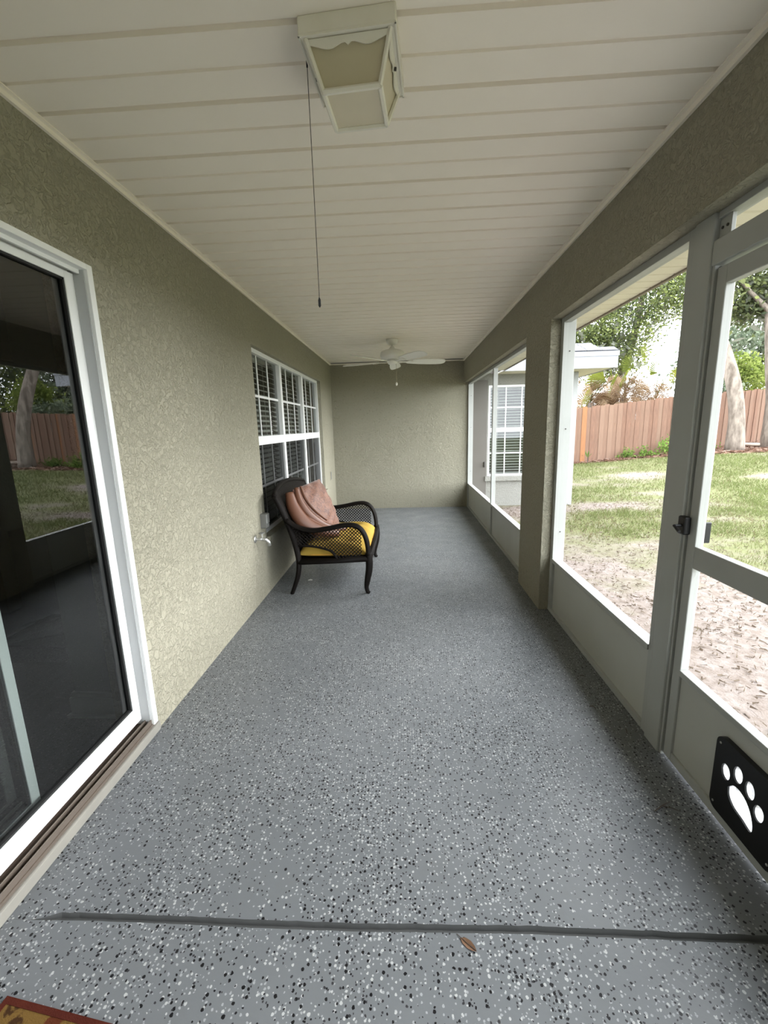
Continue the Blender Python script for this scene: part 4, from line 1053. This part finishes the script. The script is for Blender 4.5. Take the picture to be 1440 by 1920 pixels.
# ------------------------------------------------------------------ wicker loveseat
def loveseat():
    YN, YFar = 3.47, 4.52
    L = empty('wicker_loveseat', (0.5, (YN + YFar) / 2, 0)); tag(L, 'black wicker loveseat with lattice arms and curved legs', 'loveseat')
    ox, oy = 0.5, (YN + YFar) / 2
    wk = M['wicker']
    def tr(pts): return [(x - ox, y - oy, z) for x, y, z in pts]
    arm = [(0.205, 0.655), (0.30, 0.590), (0.42, 0.562), (0.55, 0.575), (0.68, 0.600), (0.765, 0.602), (0.825, 0.572), (0.866, 0.505), (0.884, 0.42), (0.888, 0.345)]
    low = [(0.30, 0.43), (0.40, 0.425), (0.50, 0.405), (0.575, 0.375), (0.615, 0.32), (0.62, 0.30)]
    for y in (YN, YFar):
        MB().tube(tr(catmull([(a, y, b) for a, b in arm], 5)), 0.021, 10, flat=1.7, up=(0, 0, 1)).build('arm', wk, L, smooth=True)
        MB().tube(tr(catmull([(a, y, b) for a, b in low], 5)), 0.010, 8).build('arm_brace', wk, L, smooth=True)
        # front leg: cabriole
        MB().tube(tr(catmull([(0.888, y, 0.36), (0.893, y, 0.29), (0.889, y, 0.21), (0.872, y, 0.12), (0.862, y, 0.055), (0.872, y, 0.012), (0.884, y, 0.0)], 5)),
                  list(np.interp(np.linspace(0, 1, 31), [0, .2, .4, .65, .85, 1], [.028, .031, .029, .020, .017, .02])), 10).build('leg', wk, L, smooth=True)
        # back leg and post in one sweep
        MB().tube(tr(catmull([(0.118, y, 0.855), (0.165, y, 0.75), (0.225, y, 0.60), (0.268, y, 0.45), (0.29, y, 0.30), (0.278, y, 0.18), (0.245, y, 0.08), (0.212, y, 0.0)], 5)),
                  list(np.interp(np.linspace(0, 1, 36), [0, .5, 1], [.02, .024, .017])), 10).build('leg', wk, L, smooth=True)
        # side seat rail
        MB().tube(tr([(0.285, y, 0.285), (0.58, y, 0.292), (0.888, y, 0.31)]), [.026, .024, .028], 8).build('side_rail', wk, L, smooth=True)
        # lattice between arm and brace / rail
        top = [(v.x, v.y) for v in catmull([(a, b, 0) for a, b in arm], 6)]
        bot = [(v.x, v.y) for v in catmull([(a, b, 0) for a, b in low], 6)]
        poly = top + [(0.86, 0.31), (0.62, 0.30)] + bot[::-1]
        poly += [(0.27, 0.45)]
        def inside(px, pz):
            c = False; j = len(poly) - 1
            for i in range(len(poly)):
                xi, zi = poly[i]; xj, zj = poly[j]
                if (zi > pz) != (zj > pz) and px < (xj - xi) * (pz - zi) / (zj - zi) + xi: c = not c
                j = i
            return c
        lat = MB(); sp = 0.0295
        for sgn in (1, -1):
            for k in range(-60, 80):
                run = []; 
                for q in range(0, 260):
                    s = q * 0.004; px = 0.1 + s * .7071; pz = (0.2 if sgn > 0 else 0.75) + sgn * s * .7071 + k * sp * (1 if sgn > 0 else 1)
                    if inside(px, pz): run.append((px, pz))
                    else:
                        if len(run) > 3: lat.tube(tr([(run[0][0], y + .003 * sgn, run[0][1]), (run[-1][0], y + .003 * sgn, run[-1][1])]), .0036, 4)
                        run = []
                if len(run) > 3: lat.tube(tr([(run[0][0], y + .003 * sgn, run[0][1]), (run[-1][0], y + .003 * sgn, run[-1][1])]), .0036, 4)
        lo = lat.build('arm_lattice', wk, L); lo['kind'] = 'stuff'
    # seat frame
    MB().tube(tr([(0.888, YN, .315), (0.895, oy, .305), (0.888, YFar, .315)]), .03, 8).build('front_rail', wk, L, smooth=True)
    MB().tube(tr([(0.285, YN, .285), (0.285, YFar, .285)]), .022, 8).build('back_rail', wk, L, smooth=True)
    box('seat_deck', wk, (0.28 - ox, 0.88 - ox, YN + .02 - oy, YFar - .02 - oy, .285, .305), L)
    MB().prism([(YN - oy + .02, .30), (YFar - oy - .02, .30), (YFar - oy - .02, .24), (YFar - oy - .2, .215), (0, .20), (YN - oy + .2, .215), (YN - oy + .02, .24)], 0, .885 - ox, .897 - ox).build('front_apron', M['weave'], L)
    # back panel, arched, woven
    n = 20; vs = []; top_pts = []
    for i in range(n + 1):
        u = i / n; y = YN + .0 + (YFar - YN) * u; ar = math.sin(math.pi * u); zt_ = 0.855 + .065 * ar ** .7; bow = -.02 * ar
        for z in (0.30, 0.45, 0.60, 0.73, zt_):
            xx = float(np.interp(z, [.30, .45, .60, .75, .855, .93], [.287, .268, .226, .166, .12, .088])) + bow
            vs.append((xx - ox, y - oy, z))
        top_pts.append((vs[-1][0], vs[-1][1], vs[-1][2]))
    fs = [(i * 5 + j, (i + 1) * 5 + j, (i + 1) * 5 + j + 1, i * 5 + j + 1) for i in range(n) for j in range(4)]
    bp = MB().add(vs, fs).build('backrest', M['weave'], L, smooth=True)
    sm_ = bp.modifiers.new('thick', 'SOLIDIFY'); sm_.thickness = .018; sm_.offset = 0
    MB().tube(top_pts, .021, 10).build('top_rail', wk, L, smooth=True)
    # seat cushion: tufted mattress (rests on the deck)
    sc = empty('seat_cushion', (0.58, oy, .306)); tag(sc, 'mustard yellow tufted seat cushion on the wicker loveseat', 'cushion')
    nx_, ny_ = 26, 40; a, b = .295, .485; V = []; top = {}; 
    tufts = [(u, v) for u in (-.33, .33) for v in (-.66, -.22, .22, .66)]
    def hgt(u, v):
        e = max(0, 1 - abs(u) ** 6) ** .5 * max(0, 1 - abs(v) ** 10) ** .5
        h = .092 * e + .014 * e * (math.cos(u * 2.2) * math.cos((v * 1.5)))
        for tu, tv in tufts: h -= .030 * e * math.exp(-(((u - tu) * a) ** 2 + ((v - tv) * b) ** 2) / .0022)
        h += .006 * math.sin(v * 14 + u * 5) * e
        return h
    for s_ in (1, 0):
        for i in range(nx_ + 1):
            for j in range(ny_ + 1):
                u = math.sin((-1 + 2 * i / nx_) * math.pi / 2); v = math.sin((-1 + 2 * j / ny_) * math.pi / 2)
                h = hgt(u, v)
                V.append((u * a, v * b, (.03 + h) if s_ else (.03 - .03 * max(0, 1 - abs(u) ** 6) ** .5 * max(0, 1 - abs(v) ** 10) ** .5)))
    k = (nx_ + 1) * (ny_ + 1); Fq = []
    for i in range(nx_):
        for j in range(ny_):
            p = i * (ny_ + 1) + j; q = (p, p + ny_ + 1, p + ny_ + 2, p + 1); Fq.append(q); Fq.append(tuple(k + t_ for t_ in reversed(q)))
    MB().add(V, Fq).build('cushion_body', M['yellow'], sc, smooth=True)
    ring = []
    for i in range(61):
        an = 2 * math.pi * i / 60; cx_, sy_ = math.cos(an), math.sin(an)
        ring.append((a * math.copysign(abs(cx_) ** .35, cx_), b * math.copysign(abs(sy_) ** .25, sy_), .03))
    MB().tube(ring, .006, 6).build('piping', M['piping'], sc, smooth=True)
    for tu, tv in tufts:
        MB().lathe([(.012, hgt(tu, tv) + .028), (.011, hgt(tu, tv) + .034), (.004, hgt(tu, tv) + .037)], tu * a, tv * b, 10).build('button', M['piping'], sc, smooth=True)
loveseat()

# copper pillow leaning on the back, with a satin throw bunched over its side
def pillow():
    o = empty('throw_pillow', (0.455, 3.98, .425)); tag(o, 'copper brown patterned pillow with draped satin folds on loveseat', 'pillow')
    n = 28; a = .25; V = []
    R_ = Matrix.Rotation(math.radians(-20), 4, 'Z') @ Matrix.Rotation(math.radians(-21), 4, 'Y') @ Matrix.Rotation(math.radians(5), 4, 'X')
    def pt(u, v, s):
        pinch = 1 - .09 * (1 - abs(v) ** 2) * abs(u) ** 3
        pv = 1 - .09 * (1 - abs(u) ** 2) * abs(v) ** 3
        th = .085 * (max(0, (1 - u * u)) * max(0, (1 - v * v))) ** .42
        wr = .006 * math.sin(u * 9 + v * 4) * (1 - u * u) + .005 * math.sin(v * 13 - u * 7)
        return R_ @ Vector((s * th + wr, u * a * pv, .245 + v * a * pinch))
    for s in (1, -1):
        for i in range(n + 1):
            for j in range(n + 1):
                V.append(pt(math.sin((-1 + 2 * i / n) * math.pi / 2), math.sin((-1 + 2 * j / n) * math.pi / 2), s))
    k = (n + 1) ** 2; F_ = []
    for i in range(n):
        for j in range(n):
            p = i * (n + 1) + j; q = (p, p + n + 1, p + n + 2, p + 1); F_.append(q); F_.append(tuple(k + t_ for t_ in reversed(q)))
    MB().add(V, F_).build('pillow_body', M['pillow'], o, smooth=True)
    # satin folds: fat soft pleats sweeping from the top edge down to the seat
    def fold(pts, rad, fl):
        c = catmull(pts, 7); r = [rad * (0.35 + 0.65 * math.sin(math.pi * (0.12 + 0.8 * i / (len(c) - 1)))) for i in range(len(c))]
        MB().tube(c, r, 12, flat=fl).build('satin_fold', M['throw'], o, smooth=True)
    # coordinates relative to the pillow origin: x toward the seat front, y away along the seat
    fold([(-.26, -.31, .43), (-.22, -.35, .30), (-.13, -.36, .17), (.0, -.31, .085), (.14, -.22, .04)], .050, 1.3)
    fold([(-.21, -.26, .465), (-.17, -.295, .34), (-.09, -.29, .22), (.03, -.22, .11), (.17, -.10, .05)], .030, 1.2)
    fold([(-.18, -.225, .475), (-.135, -.25, .37), (-.06, -.24, .26), (.03, -.17, .15)], .017, 1.0)
    fold([(-.16, -.30, .29), (-.07, -.30, .17), (.06, -.23, .085), (.19, -.08, .045)], .024, 1.1)
pillow()

# ------------------------------------------------------------------ small things on the wall and floor
hb = empty('hose_bib', (0, 3.27, .545)); tag(hb, 'dull metal hose bib on the stucco wall by loveseat', 'faucet')
def lx(prof, name, m, parent):
    o = MB().lathe(prof, 0, 0, 14).build(name, m, parent, smooth=True); o.rotation_euler = (0, math.pi / 2, 0); return o
lx([(.03, 0), (.03, .006), (.012, .01)], 'wall_flange', M['chrome'], hb)
lx([(.011, .005), (.011, .07)], 'pipe', M['chrome'], hb)
MB().tube([(.06, 0, 0), (.085, .01, -.005), (.105, .02, -.03), (.108, .022, -.06)], [.014, .014, .013, .015], 10).build('spout', M['chrome'], hb, smooth=True)
hh = MB().tube([(.06, 0, .0), (.06, 0, .045)], .006, 8).build('valve_stem', M['chrome'], hb)
MB().lathe([(.008, .045), (.026, .047), (.026, .053), (.006, .056)], .06, 0, 10).build('handle', M['grey_box'], hb)
oc = empty('outlet_box', (0, 3.47, .655)); tag(oc, 'grey weatherproof outlet box on the wall behind loveseat', 'outlet')
box('box_body', M['grey_box'], (0, .05, -.04, .04, -.06, .06), oc, .004)
box('cover', M['chrome'], (.05, .056, -.036, .036, -.02, .056), oc, .003)
ol = empty('outlet_plate', (0, 6.93, .64)); tag(ol, 'small outlet plate low on wall by the far corner', 'outlet')
box('plate', M['wall'], (0, .006, -.045, .045, -.075, .075), ol, .003)
box('cover', M['grey_box'], (.006, .013, -.025, .025, -.06, .06), ol, .003)
lf = empty('dead_leaf', (1.356, .93, .0)); lf.rotation_euler = (0, 0, math.radians(-38)); tag(lf, 'small brown dead leaf on the floor near the crack', 'leaf')
ring = [(-.024, 0, .002), (-.012, .008, .005), (.004, .010, .006), (.018, .006, .006), (.028, 0, .003), (.018, -.006, .003), (.004, -.009, .002), (-.012, -.007, .002)]
bl = MB().add(ring + [(0, 0, .0015)], [(i, (i + 1) % 8, 8) for i in range(8)]).build('leaf_blade', M['leaf_dead'], lf)
MB().tube([(-.036, .002, .002), (0, 0, .003), (.026, 0, .004)], .0009, 5).build('midrib', M['twig'], lf)
tw = empty('twig', (2.128, 1.381, 0)); tag(tw, 'thin dark twig on the floor beside the screen door', 'twig')
MB().tube([(-.035, -.022, .003), (0, -.002, .004), (.04, .018, .003)], [.0022, .002, .001], 6).build('stem', M['twig'], tw)
MB().tube([(.0, -.002, .004), (.03, -.008, .003), (.055, -.022, .002)], [.0016, .0013, .0008], 6).build('side_shoot', M['twig'], tw)
sc_ = MB().add([(-.02, -.012, .001), (.018, -.014, .004), (.024, .010, .001), (.0, .012, .009), (-.022, .011, .002)], [(0, 1, 3), (1, 2, 3), (0, 3, 4)]).build('paper_scrap', M['paper'], loc=(.30, 3.80, 0.0))
tag(sc_, 'tiny white scrap on the floor under the loveseat', 'scrap')
# a few bits of debris in the corner by the kick panels
for k, (x, y) in enumerate([(2.12, 1.95), (2.18, 2.22), (2.20, 1.78), (2.17, 2.62)]):
    a = random.uniform(0, 3); o = MB().tube([(-.014 * math.cos(a), -.014 * math.sin(a), .0018), (.002, .004, .003), (.014 * math.cos(a), .014 * math.sin(a), .0018)], .0018, 5).build('twig', M['twig'], loc=(x, y, 0))
    tag(o, 'tiny dark twig fragment on floor below the kick panels', 'twig', 'twig bits along the kick panels')
# rug corner
rg = empty('door_rug', (0.176, 0.782, 0.0), math.radians(-8)); tag(rg, 'red and gold patterned rug corner on the porch floor', 'rug')
box('rug_field', M['rug'], (0.014, 0.636, -0.936, -0.014, 0.0005, 0.009), rg)
rb = MB().box(0, .65, -.014, 0, .0005, .010).box(0, .65, -.95, -.936, .0005, .010).box(0, .014, -.936, -.014, .0005, .010).box(.636, .65, -.936, -.014, .0005, .010).build('rug_border', M['rug_border'], rg)
